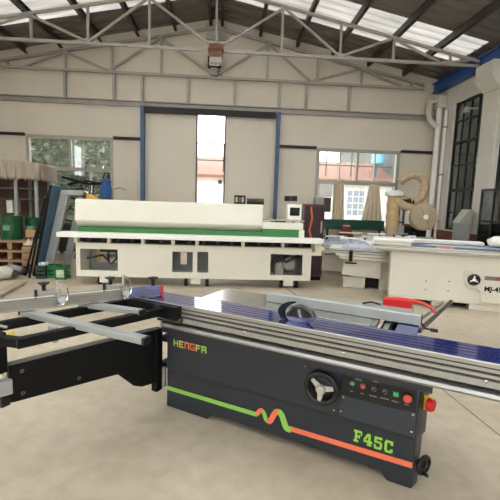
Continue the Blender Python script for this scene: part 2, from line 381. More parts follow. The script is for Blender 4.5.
window('window_2', wr, YB, [(at(357.5, 165, YB).x, zr, wr[3], .07), (at(340, 165, YB).x, zr, wr[3], .03), (at(375, 165, YB).x, zr, wr[3], .03), (at(334, 200, YB).x, wr[2], zr, .06), (at(378, 200, YB).x, wr[2], zr, .06)], [(zr, .12)], STEEL, .1)
# door gap frame
root = struct(tag(bpy.data.objects.new('door_1', None))); C.objects.link(root); root.location = ((dr[0] + dr[1]) / 2, YB, 0)
b = MB(); b.box((dr[0], YB - .02, 0), (dr[0] + .04, YB + .16, dr[3])); b.box((dr[1] - .04, YB - .02, 0), (dr[1], YB + .16, dr[3])); b.box((dr[0] + .04, YB - .02, dr[3] - .05), (dr[1] - .04, YB + .16, dr[3]))
b.shift((-root.location.x, -YB, 0)).build('door_frame', DSTEEL, root, smooth=0)
# right wall steel windows
FRD = mat('black_window_steel', (38, 38, 38), .5, .3)
def side_window(name, y0, y1, z0, z1, nv, hs):
    root = struct(tag(bpy.data.objects.new(name, None))); C.objects.link(root); root.location = (XR + .1, (y0 + y1) / 2, z0)
    o = -Vector(root.location); b = MB(); X = XR + .1; t = .045
    b.box((X - .03, y0, z0), (X + .03, y0 + .06, z1)); b.box((X - .03, y1 - .06, z0), (X + .03, y1, z1)); b.box((X - .03, y0 + .06, z1 - .06), (X + .03, y1 - .06, z1)); b.box((X - .03, y0 + .06, z0), (X + .03, y1 - .06, z0 + .06))
    for k in range(1, nv):
        y = y0 + (y1 - y0) * k / nv; w = .05 if k * 2 == nv else .03
        b.box((X - .02, y - w / 2, z0 + .06), (X + .02, y + w / 2, z1 - .06))
    for z, w in hs: b.box((X - .035, y0 + .06, z - w / 2), (X + .035, y1 - .06, z + w / 2))
    b.shift(o).build('window_frame', FRD, root, smooth=0)
    MB().box((X - .003, y0 + .02, z0 + .02), (X + .003, y1 - .02, z1 - .02)).shift(o).build('window_glass', GLASSD, root, smooth=0)
HS = [(2.14, .09), (2.85, .04), (3.5, .07), (4.1, .03), (1.5, .03)]
side_window('window_3', wA[0], wA[1], ZS, ZT, 4, HS)
side_window('window_4', wB[0], wB[1], ZS, ZT, 4, HS)
side_window('window_5', 4.2, 6.0, ZS, ZT, 4, HS)
side_window('window_6', 1.0, 2.8, ZS, ZT, 4, HS)

# ---------------------------------------------------------------- steelwork
zb = at(142, 104.5, YB).z                  # the long beam across the back wall
b = MB(); b.box((XL, YB - .16, zb + .045), (XR, YB - .002, zb + .07)); b.box((XL, YB - .06, zb - .06), (XR, YB - .03, zb + .045)); b.box((XL, YB - .12, zb - .08), (XR, YB - .002, zb - .06))
beam_t = thing('wall_beam', 'long horizontal steel beam with short posts across the back wall', 'beam', (RIDGE, YB, zb))
b.shift((-RIDGE, -YB, -zb)).build('rail', STEEL, beam_t, smooth=0)
zc = at(0, 66, 11.85).z
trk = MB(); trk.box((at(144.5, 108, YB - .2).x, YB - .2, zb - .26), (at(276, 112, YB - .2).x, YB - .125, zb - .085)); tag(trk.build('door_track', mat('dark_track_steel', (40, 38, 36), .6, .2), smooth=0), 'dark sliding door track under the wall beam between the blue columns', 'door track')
for px in (65, 114, 142, 188, 235, 280, 307, 350):
    x = at(px, 92, YB - .1).x
    MB().box((x - .04, YB - .13, zb + .08), (x + .04, YB - .05, zc)).shift((-RIDGE, -YB, -zb)).build('post', STEEL, beam_t, smooth=0)
for x0, x1, lab in ((XL, wl[0], 'between the left corner and the tree window'), (wl[1], at(142, 139, YB).x, 'between the tree window and the blue column'), (at(278, 146, YB).x, wr[0], 'between the blue column and the house window'), (wr[1], XR - .02, 'between the house window and the corner pipes')):
    z = wl[3] if x0 < 0 else wr[3]
    tag(boxes(((x0 + .02, YB - .1, z - .05), (x1 - .02, YB - .002, z - .03)), ((x0 + .02, YB - .1, z + .01), (x1 - .02, YB - .002, z + .03)), ((x0 + .02, YB - .03, z - .03), (x1 - .02, YB - .002, z + .01))).build('wall_girt', DSTEEL, smooth=0), 'dark steel girt on the back wall ' + lab, 'girt', 'wall girts')
for px, lab in ((142.8, 'left of the bright door gap'), (277.3, 'right of the bright door gap')):
    x = at(px, 150, YB - .15).x
    b = MB(); b.box((x - .055, YB - .24, 0), (x + .055, YB - .228, zb - .08)); b.box((x - .055, YB - .112, 0), (x + .055, YB - .1, zb - .08)); b.box((x - .01, YB - .228, 0), (x + .01, YB - .112, zb - .08)); b.box((x - .12, YB - .29, 0), (x + .12, YB - .06, .015))
    tag(b.build('steel_column', BLUEC, smooth=0), 'blue steel column against the back wall, ' + lab, 'column', 'blue columns')

def truss(Y, lab, tops, bots, verts, xl, xr, dz, w=.06):
    t = thing('roof_truss', lab, 'truss', (RIDGE, Y, zc)); o = Vector((-RIDGE, -Y, -zc))
    tz = lambda x: roof_z(x) - .2 - dz
    def beam(p, q, n, ww=w, m=STEEL): MB().beam(p, q, ww, ww).shift(o).build(n, m, t, smooth=0)
    beam((xl, Y, zc), (xr, Y, zc), 'bottom_chord')
    beam((xl, Y, tz(xl)), (RIDGE, Y, tz(RIDGE)), 'top_chord'); beam((RIDGE, Y, tz(RIDGE)), (xr, Y, tz(xr)), 'top_chord')
    for x in verts: beam((x, Y, zc + w / 2), (x, Y, tz(x) - w / 2), 'vertical_web', w * .85)
    pts = sorted([(x, 1) for x in tops] + [(x, 0) for x in bots])
    for (xa, ka), (xb, kb) in zip(pts, pts[1:]):
        if ka == kb: continue
        pa = Vector((xa, Y, tz(xa) - w / 2 if ka else zc + w / 2)); pb = Vector((xb, Y, tz(xb) - w / 2 if kb else zc + w / 2)); d = (pb - pa).normalized()
        beam(pa + d * .03, pb - d * .03, 'diagonal_web', w * .8)
    return t
Y1 = 11.85; Y2 = 9.85
X = lambda px, py, Y: at(px, py, Y).x
truss(Y1, 'steel roof truss set against the back wall', [X(p, 55, Y1) for p in (65, 161, 269, 362)], [X(24, 66, Y1), X(109, 71, Y1), X(215, 76, Y1), X(311, 82, Y1), X(402, 88, Y1)],
      [X(7, 62, Y1), X(65, 60, Y1), X(112, 66, Y1), X(161, 60, Y1), X(268, 60, Y1), X(318, 74, Y1), X(362, 74, Y1), X(412, 85, Y1)], -7.2, X(424, 88, Y1), .12, .07)
tr2 = truss(Y2, 'nearer steel roof truss crossing the picture under the skylight', [X(p, 20, Y2) for p in (30, 149, 284, 394)] + [X(471, 54, Y2)], [X(-40, 36, Y2), X(88, 41, Y2), X(216, 48, Y2), X(340, 55, Y2), X(441, 59, Y2)],
      [X(31, 25, Y2), X(88, 25, Y2), X(149.5, 25, Y2), X(216.5, 25, Y2), X(282.5, 25, Y2), X(341, 36, Y2), X(394, 45, Y2), X(451, 52, Y2)], -7.0, X(484, 62, Y2), .05, .065)
p = at(216, 47, Y2)
gx = p.x - RIDGE
gb = boxes(((gx - .17, -.1, -.16), (gx + .17, .1, .14))).build('gusset_box', RUST, tr2, bevel=.012); tag(gb, 'rusty iron box')
boxes(((gx - .19, -.11, -.03), (gx + .19, .11, .03))).build('clamp_band', mat('dark_rust', (96, 56, 40), .8, var=.3), gb, bevel=.005)
boxes(((gx - .15, -.08, -.3), (gx + .15, .08, -.16))).build('bracket', STEEL, gb, bevel=.005)
p = at(214.5, 62, 11.7)
t = thing('flood_light', 'black floodlight with a pale lens hanging below the rusty box', 'lamp', (p.x, 11.7, p.z))
boxes(((-.19, -.09, -.16), (.19, .09, .17))).build('housing', BLACKP, t, bevel=.02)
boxes(((-.15, -.1, -.13), (.15, -.085, -.02))).build('lens', WHITE, t, bevel=.005)
MB().tube([(-.12, 0, .17), (-.1, .02, .3), (.1, .02, .3), (.12, 0, .17)], .018).build('bracket', BLACKP, t)
boxes(((-.09, -.02, .28), (.09, .16, zc - p.z + .02))).build('hanger', STEEL, t)
p = at(216, 73, 11.75)
tag(MB().prism([(-.2, 0), (.2, 0), (.13, .2), (-.13, .2)], (p.x, 11.905, zc + .03), (1, 0, 0), (0, 0, 1), (0, .03, 0)).build('gusset_plate', STEEL, smooth=0), 'grey gusset plate on the bottom chord of the back truss', 'plate')
# crane beam on the right
b = MB(); b.box((6.24, 6.5, 5.13), (6.46, YB - .02, 5.16)); b.box((6.24, 6.5, 5.40), (6.46, YB - .02, 5.43)); b.box((6.31, 6.5, 5.16), (6.39, YB - .02, 5.40))
tag(b.build('crane_beam', BLUED, smooth=0), 'blue crane runway beam along the top of the right wall', 'beam')
# corner pipes
t = thing('rain_pipe', 'thick white pipe with a boxy hopper in the back right corner', 'pipe', (6.36, 11.62, 0))
MB().cyl((0, 0, 0), (0, 0, 4.65), .085).build('pipe', WHITE, t)
boxes(((-.14, -.14, 4.62), (.13, .12, 4.98))).build('hopper', PLASTER, t, bevel=.02)
MB().tube([(-.12, .04, 4.85), (-.3, .04, 4.8), (-.34, .03, 4.5), (-.26, .02, 4.25), (-.05, 0, 4.08)], .09).build('elbow', GREY_CREAM, t)
t = thing('conduit', 'thin pale conduit beside the thick corner pipe', 'pipe', (6.43, 11.36, 0))
MB().cyl((0, 0, 0), (0, 0, 4.5), .045).build('tube', WHITE, t)
for z in (1.2, 2.6, 4.0): boxes(((-.055, -.055, z), (.06, .055, z + .05))).build('clip', STEEL, t)
# wall lamp on the pillar
p = at_x(478, 108, XR - .16)
t = thing('wall_lamp', 'small grey lamp on a bracket high on the right wall pillar', 'lamp', p)
MB().tube([(0, 0, 0), (-.18, 0, -.02), (-.3, 0, .0)], .018).build('bracket', GREYF, t)
MB().lathe([(.03, 0), (.07, -.06), (.08, -.14), (.02, -.15)], (-.3, 0, .02)).build('head', GREYF, t)

# ================================================================== OUTSIDE
struct(tag(MB().box((-30, YB + .15, -.12), (30, 60, -.02)).build('ground', mat('yard_concrete', (190, 184, 172), .9, var=.08, scale=1), smooth=0), 'pale yard outside the back wall', 'ground'))
struct(tag(MB().box((XR + 2.2, -2, 0), (XR + 2.5, 30, 6.5)).build('wall_outside', mat('grey_green_render', (84, 86, 78), .9, var=.15, scale=1.5), smooth=0), 'dull grey wall outside the right windows', 'wall'))
YH = 20.0
zE = at(350, 182, YH).z; zRd = at(350, 168.5, YH + 2.5).z - .15; hx0, hx1 = -3.0, 14.5
house = thing('neighbour_house', 'white house with a terracotta roof seen through the back openings', 'house', (5, YH, 0)); ho = Vector((-5, -YH, 0))
def H_(b, n, m, parent=house, **k): return b.shift(ho).build(n, m, parent, **k)
HW = mat('house_white_wall', (238, 234, 226), .8)
H_(MB().box((hx0, YH, -.05), (hx1, YH + 5, zE)), 'wall', HW)
H_(MB().prism([(-.35, zE - .05), (2.5, zRd + .35), (5.35, zE - .05), (5.35, zE + .1), (2.5, zRd + .5), (-.35, zE + .1)], (hx0 - .2, YH, 0), (0, 1, 0), (0, 0, 1), (hx1 - hx0 + .4, 0, 0)), 'roof', TILE, smooth=0)
rb = MB(); zq = at(210, 160, YH).z; zp = at(210, 143, YH).z
for z in (zq, zp): rb.box((hx0, YH + .1, z - .03), (hx1, YH + .16, z + .03))
x = hx0
while x < hx1: rb.box((x, YH + .1, zE + .06), (x + .06, YH + .16, zp)); x += 1.35
H_(rb, 'roof_railing', mat('railing_grey', (70, 70, 68), .6), smooth=0)
p0 = at(347, 190, YH); p1 = at(363, 216, YH)
wf = H_(MB().box((p0.x - .12, YH - .06, p1.z - .1), (p1.x + .12, YH + .02, p0.z + .1)), 'window', HW)
b = MB(); nx, nz = 3, 4; wpx = (p1.x - p0.x) / nx; hpz = (p0.z - p1.z) / nz
for i in range(nx):
    for j in range(nz): b.box((p0.x + wpx * i + .03, YH - .075, p1.z + hpz * j + .03), (p0.x + wpx * (i + 1) - .03, YH - .055, p1.z + hpz * (j + 1) - .03))
b.shift(ho).build('pane', mat('house_window_pane', (150, 160, 176), .2), wf, smooth=0)
p = at(380.5, 157, YH); H_(MB().lathe([(.3, 0), (.34, .05), (.34, .6), (.15, .72)], (p.x, YH + .3, p.z - .35)).box((p.x - .03, YH + .27, zE), (p.x + .03, YH + .33, p.z - .3)), 'water_tank', mat('sky_blue_tank', (110, 170, 200), .5))
p = at(190 + 30, 182, YH); H_(MB().cyl((p.x, YH - .06, p.z), (p.x, YH, p.z), .11), 'vent', DSTEEL)
# trees beyond the left window
def tree(x, y, h, r, lab, n=9000, k_=1.0):
    t = thing('leafy_tree', lab, 'tree', (x, y, 0), 0, 'trees outside the back window')
    b = MB(); b.tube([(0, 0, -.1), (.1, 0, h * .3), (-.05, .1, h * .6)], [.16, .12, .05], 8)
    for k in range(7):
        a = k * 2.4; b.tube([(0, 0, h * (.25 + .05 * k)), (r * .5 * math.cos(a), r * .5 * math.sin(a), h * (.4 + .06 * k))], [.06, .02], 6)
    b.build('trunk', BARK, t)
    lf = MB()
    blobs = [(random.uniform(-r, r) * .8, random.uniform(-r, r) * .8, h * random.uniform(.08, 1.0), r * random.uniform(.3, .6)) for _ in range(30)]
    for k in range(n):
        cx, cy, cz, cr = random.choice(blobs)
        while True:
            d = Vector((random.uniform(-1, 1), random.uniform(-1, 1), random.uniform(-1, 1)))
            if .3 < d.length < 1: break
        c = Vector((cx, cy, cz)) + d * cr; 
        u = Vector((random.uniform(-1, 1), random.uniform(-1, 1), random.uniform(-.6, .6))).normalized(); v = u.cross(Vector((random.random() - .5, random.random() - .5, random.random()))).normalized()
        s = random.uniform(.07, .16) * k_
        lf.add([c - u * s, c + v * s * .5, c + u * s, c - v * s * .5], [(0, 1, 2, 3)])
    o = lf.build('crown', LEAF, t, smooth=0)
    return t
tree(-7.75, 15.4, 4.8, 1.05, 'green leafy tree outside the left part of the back window')
tree(-4.7, 15.4, 4.9, 1.05, 'green leafy tree outside the right part of the back window')
tree(-7.7, 19.8, 6.8, 2.9, 'dense tall tree farther out behind the two window trees', 17000, 1.9)

# ================================================================== THE PANEL SAW IN FRONT
A = R(-30.71); U = Vector((math.cos(A), math.sin(A), 0)); N = Vector((-math.sin(A), math.cos(A), 0)); P0 = at_z(411, 489, 0)
def loc(p): q = p - P0; return Vector((q.dot(U), q.dot(N), p.z))
def L_n(x, y, n): return loc(at_plane(x, y, P0 + N * n, N))
def L_z(x, y, z): return loc(at_z(x, y, z))
saw = thing('panel_saw', 'charcoal sliding table panel saw with green lettering and blue filmed table', 'panel saw', P0, A)
# cabinet body
prof = [(-1.73, 0), (-1.36, 0), (-1.32, .05), (-.17, .05), (-.13, 0), (0, 0), (0, .64), (-1.73, .64)]
b = MB(); ch = .05
n = len(prof)
fr = [Vector((p[0], 0, p[1])) for p in prof]; mid = [Vector((p[0] + (.026 if p[0] == 0 else 0), .075, p[1])) for p in prof]; bk = [Vector((p[0] + (.026 if p[0] == 0 else 0), .62, p[1])) for p in prof]
vs = fr + mid + bk; fs = [tuple(range(n - 1, -1, -1)), tuple(range(2 * n, 3 * n))]
for a in (0, n): fs += [(a + k, a + (k + 1) % n, a + n + (k + 1) % n, a + n + k) for k in range(n)]
b.add(vs, fs); b.build('cabinet', CHAR, saw, bevel=.004)
ub = MB().prism([(-1.70, -.04), (-.002, -.04), (.044, .06), (.044, .3), (-1.70, .3)], (0, 0, .32), (1, 0, 0), (0, 1, 0), (0, 0, .32))
ub.build('upper_housing', CHAR, saw, bevel=.006)
lp = MB().box((-.412, -.047, .335), (-.008, -.039, .468)); lowp = lp.build('service_cover', CHAR2, saw, bevel=.002)
b = MB()
for px, py in ((343.5, 397), (341, 411), (334, 410), (413, 414.5), (411.5, 431.5)):
    q = L_n(px, py, -.047); b.cyl((q.x, -.0515, q.z), (q.x, -.0465, q.z), .006, seg=10)
b.build('cover_screw', CHROME, lowp)
q = L_n(305.5, 366, -.04); MB().cyl((q.x, -.045, q.z), (q.x, -.039, q.z), .005, seg=10).build('housing_screw', CHROME, saw)
# control panel
cp = boxes(((-.412, -.05, .472), (-.008, -.038, .612))).build('control_panel', BLACKP, saw, bevel=.002)
def btn(px, py, r, h, m, nm, extra=None):
    q = L_n(px, py, -.05); b = MB().lathe([(r, 0), (r, h * .7), (r * .7, h)], (q.x, -.05, q.z), (0, -1, 0), 18); tag(b.build(nm, m, cp), extra); return q
GB = mat('green_button', (70, 170, 110), .4); RB = mat('red_button', (214, 70, 60), .4)
BEZ = mat('steel_bezel', (130, 130, 128), .35, .8)
for px, py, m, lab in ((352.5, 383, GB, 'round green start button'), (363, 386, RB, 'round red stop button')):
    q = L_n(px, py, -.05); MB().torus((q.x, -.053, q.z), (0, 1, 0), .0135, .003, 20, 6).build('button_ring', BEZ, cp); btn(px, py, .012, .014, m, 'push_button', lab)
for px, py in ((374, 389), (385, 391.5)):
    q = btn(px, py, .014, .012, BEZ, 'selector_switch', 'black selector switch with a steel ring'); MB().beam((q.x - .008, -.066, q.z - .007), (q.x + .008, -.066, q.z + .007), .007, .012, (0, 1, 0)).build('switch_lever', BLACKP, cp)
q = L_n(396, 394, -.05); MB().box((q.x - .014, -.058, q.z - .013), (q.x + .014, -.049, q.z + .013)).build('indicator_lamp', GB, cp, bevel=.002)
q = L_n(408, 397, -.05); MB().lathe([(.012, 0), (.012, .016), (.021, .02), (.0215, .028), (.016, .034), (.004, .036)], (q.x, -.05, q.z), (0, -1, 0), 24).build('emergency_stop', mat('red_mushroom', (226, 84, 62), .4), cp)
for px, py, w in ((351.5, 391, .016), (362, 393.5, .02), (373, 396, .04), (384.5, 398.5, .046), (395, 401.5, .036), (406.5, 404.5, .02), (358.5, 379.5, .04), (375.5, 381.5, .032)):
    q = L_n(px, py, -.05); MB().box((q.x - w / 2, -.0512, q.z - .003), (q.x + w / 2, -.0495, q.z + .003)).build('caption', mat('caption_grey', (128, 128, 130), .5), cp, smooth=0)
# hand wheel on the front
q = L_n(322, 387.5, -.07)
hw = MB().torus((q.x, -.085, q.z), (0, 1, 0), .088, .016, 36, 10).build('hand_wheel', BLACKP, saw)
MB().lathe([(.082, 0), (.06, .012), (.02, .016)], (q.x, -.058, q.z), (0, -1, 0), 28).build('dished_web', BLACKP, hw)
b = MB()
for dx, dz in ((-11.5, 9.5), (11.5, 2.5), (-1.5, -14.5)):
    d = Vector((dx, 0, dz)).normalized(); s = Vector((d.z, 0, -d.x)); c0 = Vector((q.x, -.082, q.z))
    b.add([c0 + s * .02, c0 - s * .02, c0 + d * .078 - s * .011, c0 + d * .078 + s * .011] + [v + Vector((0, -.012, 0)) for v in (c0 + s * .02, c0 - s * .02, c0 + d * .078 - s * .011, c0 + d * .078 + s * .011)],
          [(0, 1, 2, 3), (7, 6, 5, 4), (0, 4, 5, 1), (1, 5, 6, 2), (2, 6, 7, 3), (3, 7, 4, 0)])
b.build('spoke', CHROME and mat('cast_aluminium', (196, 192, 184), .4, .5), hw, bevel=.002)
MB().lathe([(.03, 0), (.03, .012), (.022, .024), (.006, .026)], (q.x, -.09, q.z), (0, -1, 0), 24).build('hub', mat('cast_aluminium', (196, 192, 184), .4, .5), hw)
MB().cyl((q.x, -.06, q.z), (q.x, -.035, q.z), .02).build('shaft', BLACKP, hw)
# knob and tilt wheel on the right flank
kd = Vector((.1, -.046, 0)).normalized(); ke = Vector((.046, .1, 0)).normalized(); kc = L_n(427, 403, .015)
ks = MB().beam(kc - Vector((0, 0, .042)) + kd * .004, kc + Vector((0, 0, .042)) + kd * .004, .06, .012, ke).build('isolator_plate', YEL, saw, bevel=.003)
kb = MB().lathe([(.038, 0), (.038, .016), (.03, .03), (.008, .033)], kc + kd * .008, kd, 24); kb.beam(kc + kd * .026 - Vector((0, 0, .028)), kc + kd * .026 + Vector((0, 0, .028)), .014, .03, kd)
kb.build('isolator_knob', RED, ks, bevel=.002)
wc = L_n(420.5, 463, .06); wax = Vector((.86, -.5, 0)).normalized(); wtn = Vector((.5, .86, 0))
wc = wc + wax * .02
tw = MB().torus(wc, wax, .048, .012, 30, 8).build('tilt_wheel', BLACKP, saw)
MB().lathe([(.046, -.012), (.034, 0), (.016, .008)], wc, wax, 24).build('dished_web', BLACKP, tw)
MB().cyl(wc - wax * .05, wc + wax * .015, .016).build('hub', BLACKP, tw)
MB().cyl(wc + Vector((0, 0, -.045)), wc + wax * .03 + Vector((0, 0, -.049)), .012, .010).build('crank_grip', BLACKP, tw)
# stripe
def ribbon(pts, w, y0=-.0035):
    b = MB(); P = [Vector((p[0], 0, p[1])) for p in pts]; vs = []
    for i, p in enumerate(P):
        d = (P[min(i + 1, len(P) - 1)] - P[max(i - 1, 0)]).normalized(); s = Vector((-d.z, 0, d.x)) * w / 2
        vs += [p + s, p - s]
    m_ = len(vs); vs2 = [v + Vector((0, y0, 0)) for v in vs]; al = [v + Vector((0, .001, 0)) for v in vs] + vs2
    fs = []
    for i in range(len(P) - 1):
        a = 2 * i; fs += [(m_ + a, m_ + a + 1, m_ + a + 3, m_ + a + 2), (a, a + 2, a + 3, a + 1), (a, m_ + a, m_ + a + 2, a + 2), (a + 1, a + 3, m_ + a + 3, m_ + a + 1)]
    fs += [(0, 1, m_ + 1, m_), (m_ - 2, 2 * m_ - 2, 2 * m_ - 1, m_ - 1)]
    return b.add(al, fs)
SW = .030
def sp(px, py): q = L_n(px, py, 0); return (q.x, q.z)
def curve(keys, n=8):                               # smooth curve through the key points (Catmull-Rom)
    out = []; K = [keys[0]] + keys + [keys[-1]]
    for i in range(1, len(K) - 2):
        for k in range(n):
            t = k / n; p = []
            for c in range(2):
                a, b_, c_, d = K[i - 1][c], K[i][c], K[i + 1][c], K[i + 2][c]
                p.append(.5 * (2 * b_ + (c_ - a) * t + (2 * a - 5 * b_ + 4 * c_ - d) * t * t + (3 * b_ - a - 3 * c_ + d) * t ** 3))
            out.append(tuple(p))
    return out + [keys[-1]]
tag(ribbon([(-1.728, .147), (sp(257, 415)[0], .155)], SW).build('stripe', LGREEN, saw, smooth=0), 'green stripe')
tag(ribbon(curve([sp(257, 414.5), sp(259, 411.5), sp(261.5, 410), sp(263.5, 412)]), .028, -.004).build('stripe', ORANGE, saw, smooth=0), 'orange hump of the wave stripe')
tag(ribbon(curve([sp(262.5, 410.5), sp(264.5, 414), sp(266, 419), sp(268.5, 421.5)]), .028, -.0045).build('stripe', LGREEN, saw, smooth=0), 'green fall of the wave stripe')
tag(ribbon(curve([sp(267.5, 421.5), sp(271, 420), sp(274, 414.5), sp(277, 411.5), sp(279.5, 412)]), .036, -.005).build('stripe', ORANGE, saw, smooth=0), 'orange rise of the wave stripe')
tag(ribbon(curve([sp(278.5, 411.5), sp(281.5, 414), sp(284, 421), sp(286.5, 427.5), sp(291, 429.5)]), .04, -.0055).build('stripe', LGREEN, saw, smooth=0), 'long green fall of the wave stripe')
tag(ribbon([(sp(290, 429)[0], sp(290, 429)[1] + .004), (-.004, .141)], SW * 1.08).build('stripe', ORANGE, saw, smooth=0), 'orange stripe')
# lettering built from strokes on a unit cell: (x0, z0, x1, z1)
SLAB = {'F': [(.14, 0, .40, 1), (.0, 0, .56, .17), (.0, .83, .95, 1), (.80, .62, .95, 1), (.40, .42, .68, .58), (.62, .34, .72, .66)],
        '4': [(.52, 0, .78, 1), (.40, 0, .92, .16), (.0, .24, 1.0, .42), (.0, .38, .22, .58), (.12, .52, .34, .74), (.25, .68, .52, .88), (.38, .82, .6, 1)],
        '5': [(.06, .48, .3, 1), (.06, .82, .92, 1), (.06, .5, .8, .66), (.68, .12, .95, .56), (.1, 0, .82, .18), (.02, .08, .26, .34)],
        'C': [(.04, .12, .32, .88), (.14, .82, .82, 1), (.14, 0, .82, .18), (.68, .66, .96, .9), (.68, .1, .96, .34), (.84, .66, .96, 1)]}
TECH = {'H': [(0, 0, .2, 1), (.75, 0, .95, 1), (.2, .42, .75, .6)], 'E': [(0, 0, .2, 1), (.2, .8, .9, 1), (.2, .42, .8, .6), (.2, 0, .9, .2)],
        'N': [(0, 0, .2, 1), (.2, .8, .75, 1), (.75, 0, .95, 1)], 'G': [(0, 0, .2, 1), (.2, .8, .95, 1), (.2, 0, .75, .2), (.75, 0, .95, .55), (.5, .4, .75, .55)],
        'F': [(0, 0, .2, 1), (.2, .8, .95, 1), (.2, .42, .8, .6)], 'A': [(0, 0, .2, 1), (.75, 0, .95, 1), (.2, .8, .75, 1), (.2, .38, .75, .54)]}
def letter(font, chx, x, z, w, h, y, m, parent, nm='letter'):
    b = MB()
    for k, (a, c, d, e) in enumerate(font[chx]): b.box((x + a * w, y - .002 - .0002 * k, z + c * h), (x + d * w, y + .001, z + e * h))
    return b.build(nm, m, parent, smooth=0)
x0 = sp(354, 433)[0]; x1 = sp(394.5, 452)[0]; cw = (x1 - x0) / 4
for k, chx in enumerate('F45C'): letter(SLAB, chx, x0 + cw * k, .178 - .002 * k, cw * .86, .074, 0, mat('lime_lettering', (150, 206, 74), .45), saw)
xh0 = L_n(173.8, 343, -.04).x; xh1 = L_n(207.5, 350, -.04).x; cw = (xh1 - xh0) / 6
for k, (chx, c) in enumerate(zip('HENGFA', ((150, 190, 90), (214, 190, 80), (232, 140, 80), (226, 96, 70), (190, 200, 86), (160, 210, 84)))):
    letter(TECH, chx, xh0 + cw * k, .508, cw * .84, .05, -.04, mat('logo_colour_%d' % k, c, .45), saw)
# left end: pale strip, hinge post and swing arm
MB().box((-1.762, -.022, .155), (-1.736, .0, .31)).build('edge_strip', ALU2, saw, bevel=.002)
MB().box((-1.845, -.045, .11), (-1.79, .02, .60)).build('hinge_post', BLACK, saw, bevel=.004)
for hz0 in (.30, .50): MB().box((-1.80, .0, hz0), (-1.70, .2, hz0 + .04)).build('hinge_bracket', BLACK, saw, bevel=.003)
Hw = P0 + U * -1.80 + N * -.02; sd = Vector((math.cos(R(42.3)), math.sin(R(42.3)), 0)); sn = Vector((-sd.y, sd.x, 0))
poly = [(8.5, 366), (8.5, 403), (14, 402.5), (118, 374.5), (134, 386), (142, 387), (158, 382), (158, 329.5)]
pts = [loc(at_plane(px, py, Hw, sn)) for px, py in poly]
ln_ = Vector((sn.dot(U), sn.dot(N), 0)) * .05; ls = Vector((sd.dot(U), sd.dot(N), 0))
b = MB(); k = len(pts); b.add([p for p in pts] + [p + ln_ for p in pts], [tuple(range(k)), tuple(range(2 * k - 1, k - 1, -1))] + [(i, (i + 1) % k, k + (i + 1) % k, k + i) for i in range(k)])
arm = b.build('swing_arm', BLACK, saw, bevel=.004)
tp0, tp1 = pts[0], pts[-1]
MB().beam(tp0 + ln_ * .5 + Vector((0, 0, .004)), tp1 + ln_ * .5 + Vector((0, 0, .004)), .05, .006).build('top_edge', mat('lit_edge_grey', (104, 102, 98), .5, .2), arm)  # grey strip paints the light caught along the arm's top edge
b = MB()
for px, py in ((22, 371), (23, 393), (79, 378)):
    q = loc(at_plane(px, py, Hw, sn)); nrm = ln_.normalized(); b.torus(q - nrm * .002, nrm, .0085, .003, 14, 6)
b.build('arm_bolt', mat('dark_bolt', (128, 130, 132), .4, .6), arm)
q0 = loc(at_plane(0, 388, Hw, sn)); q1 = loc(at_plane(11.5, 385, Hw, sn))
MB().beam(q0 - ls * .25, q1 , .06, .085).build('extension_tube', GREYM, saw, bevel=.004)
q = loc(at_plane(7, 371, Hw, sn)); MB().cyl(q - ls * .03 + Vector((0, 0, -.03)), q - ls * .03 + Vector((0, 0, .035)), .018).build('guide_roller', mat('cream_nylon', (222, 210, 180), .5), saw)
q = loc(at_plane(3, 397, Hw, sn)); MB().box(q + Vector((-.03, -.02, -.055)), q + Vector((.02, .03, .01))).build('arm_foot', BLACKP, saw, bevel=.004)
q = loc(at_plane(-2, 350, Hw, sn)); MB().beam(q + Vector((0, 0, -.13)), q + Vector((0, 0, .1)), .07, .06).build('support_post', BLACK, saw, bevel=.004)
# carriage (sliding table)
ZT_ = .86; NF = -.155; U0 = -2.02; U1 = 1.15
car = MB()
for z0, z1, d in ((.738, .770, 0), (.770, .784, .010), (.784, .800, 0), (.800, .812, .012), (.812, .828, .002), (.828, .836, .01), (.836, .856, .0)):
    car.box((U0, NF + d, z0), (U1, .095, z1))
car.build('sliding_carriage', ALU2, saw, smooth=0)
for z in (.777, .806, .832): MB().box((U0, NF + .001, z - .0035), (U1, NF + .012, z + .0035)).build('carriage_groove_shade', ALUD, saw, smooth=0)  # dark strips paint deeper shade into the carriage grooves
MB().cyl((U0 + .01, NF + .003, ZT_ - .005), (U1, NF + .003, ZT_ - .005), .0055, seg=8).build('carriage_edge', ALU, saw)
nst = 5; wst = (.095 - NF - .012) / nst; b = MB()
for k in range(nst): b.box((U0, NF + .01 + k * wst, .8555), (U1, NF + .01 + (k + 1) * wst - .008, ZT_))
fm = b.build('table_film', FILM, saw, smooth=0)
MB().box((U0, NF + .012, .856), (U1, .094, .857)).build('slot_bed', BLACK, saw, smooth=0)
MB().box((U0 + .3, NF + .03, .71), (U1, .08, .74)).build('carriage_slot', BLACK, saw, smooth=0)
rl = MB(); rp = [(NF + .02, .675), (NF - .005, .683), (NF - .014, .697), (NF - .006, .712), (NF + .02, .72), (-.02, .72), (-.02, .675)]
rl.prism([(p[0], p[1]) for p in rp], (-1.66, 0, 0), (0, 1, 0), (0, 0, 1), (U1 + 1.66, 0, 0)).build('guide_rail', ALU, saw)
MB().box((-1.70, -.10, .62), (.06, .35, .70)).build('rail_bed', CHAR, saw, smooth=0)
for px, py in ((344, 353), (486, 381), (245, 332)):
    q = L_n(px, py, NF); MB().lathe([(.007, 0), (.009, .01), (.004, .014)], (q.x, NF, q.z), (0, -1, 0), 12).build('rail_stud', CHROME, saw)
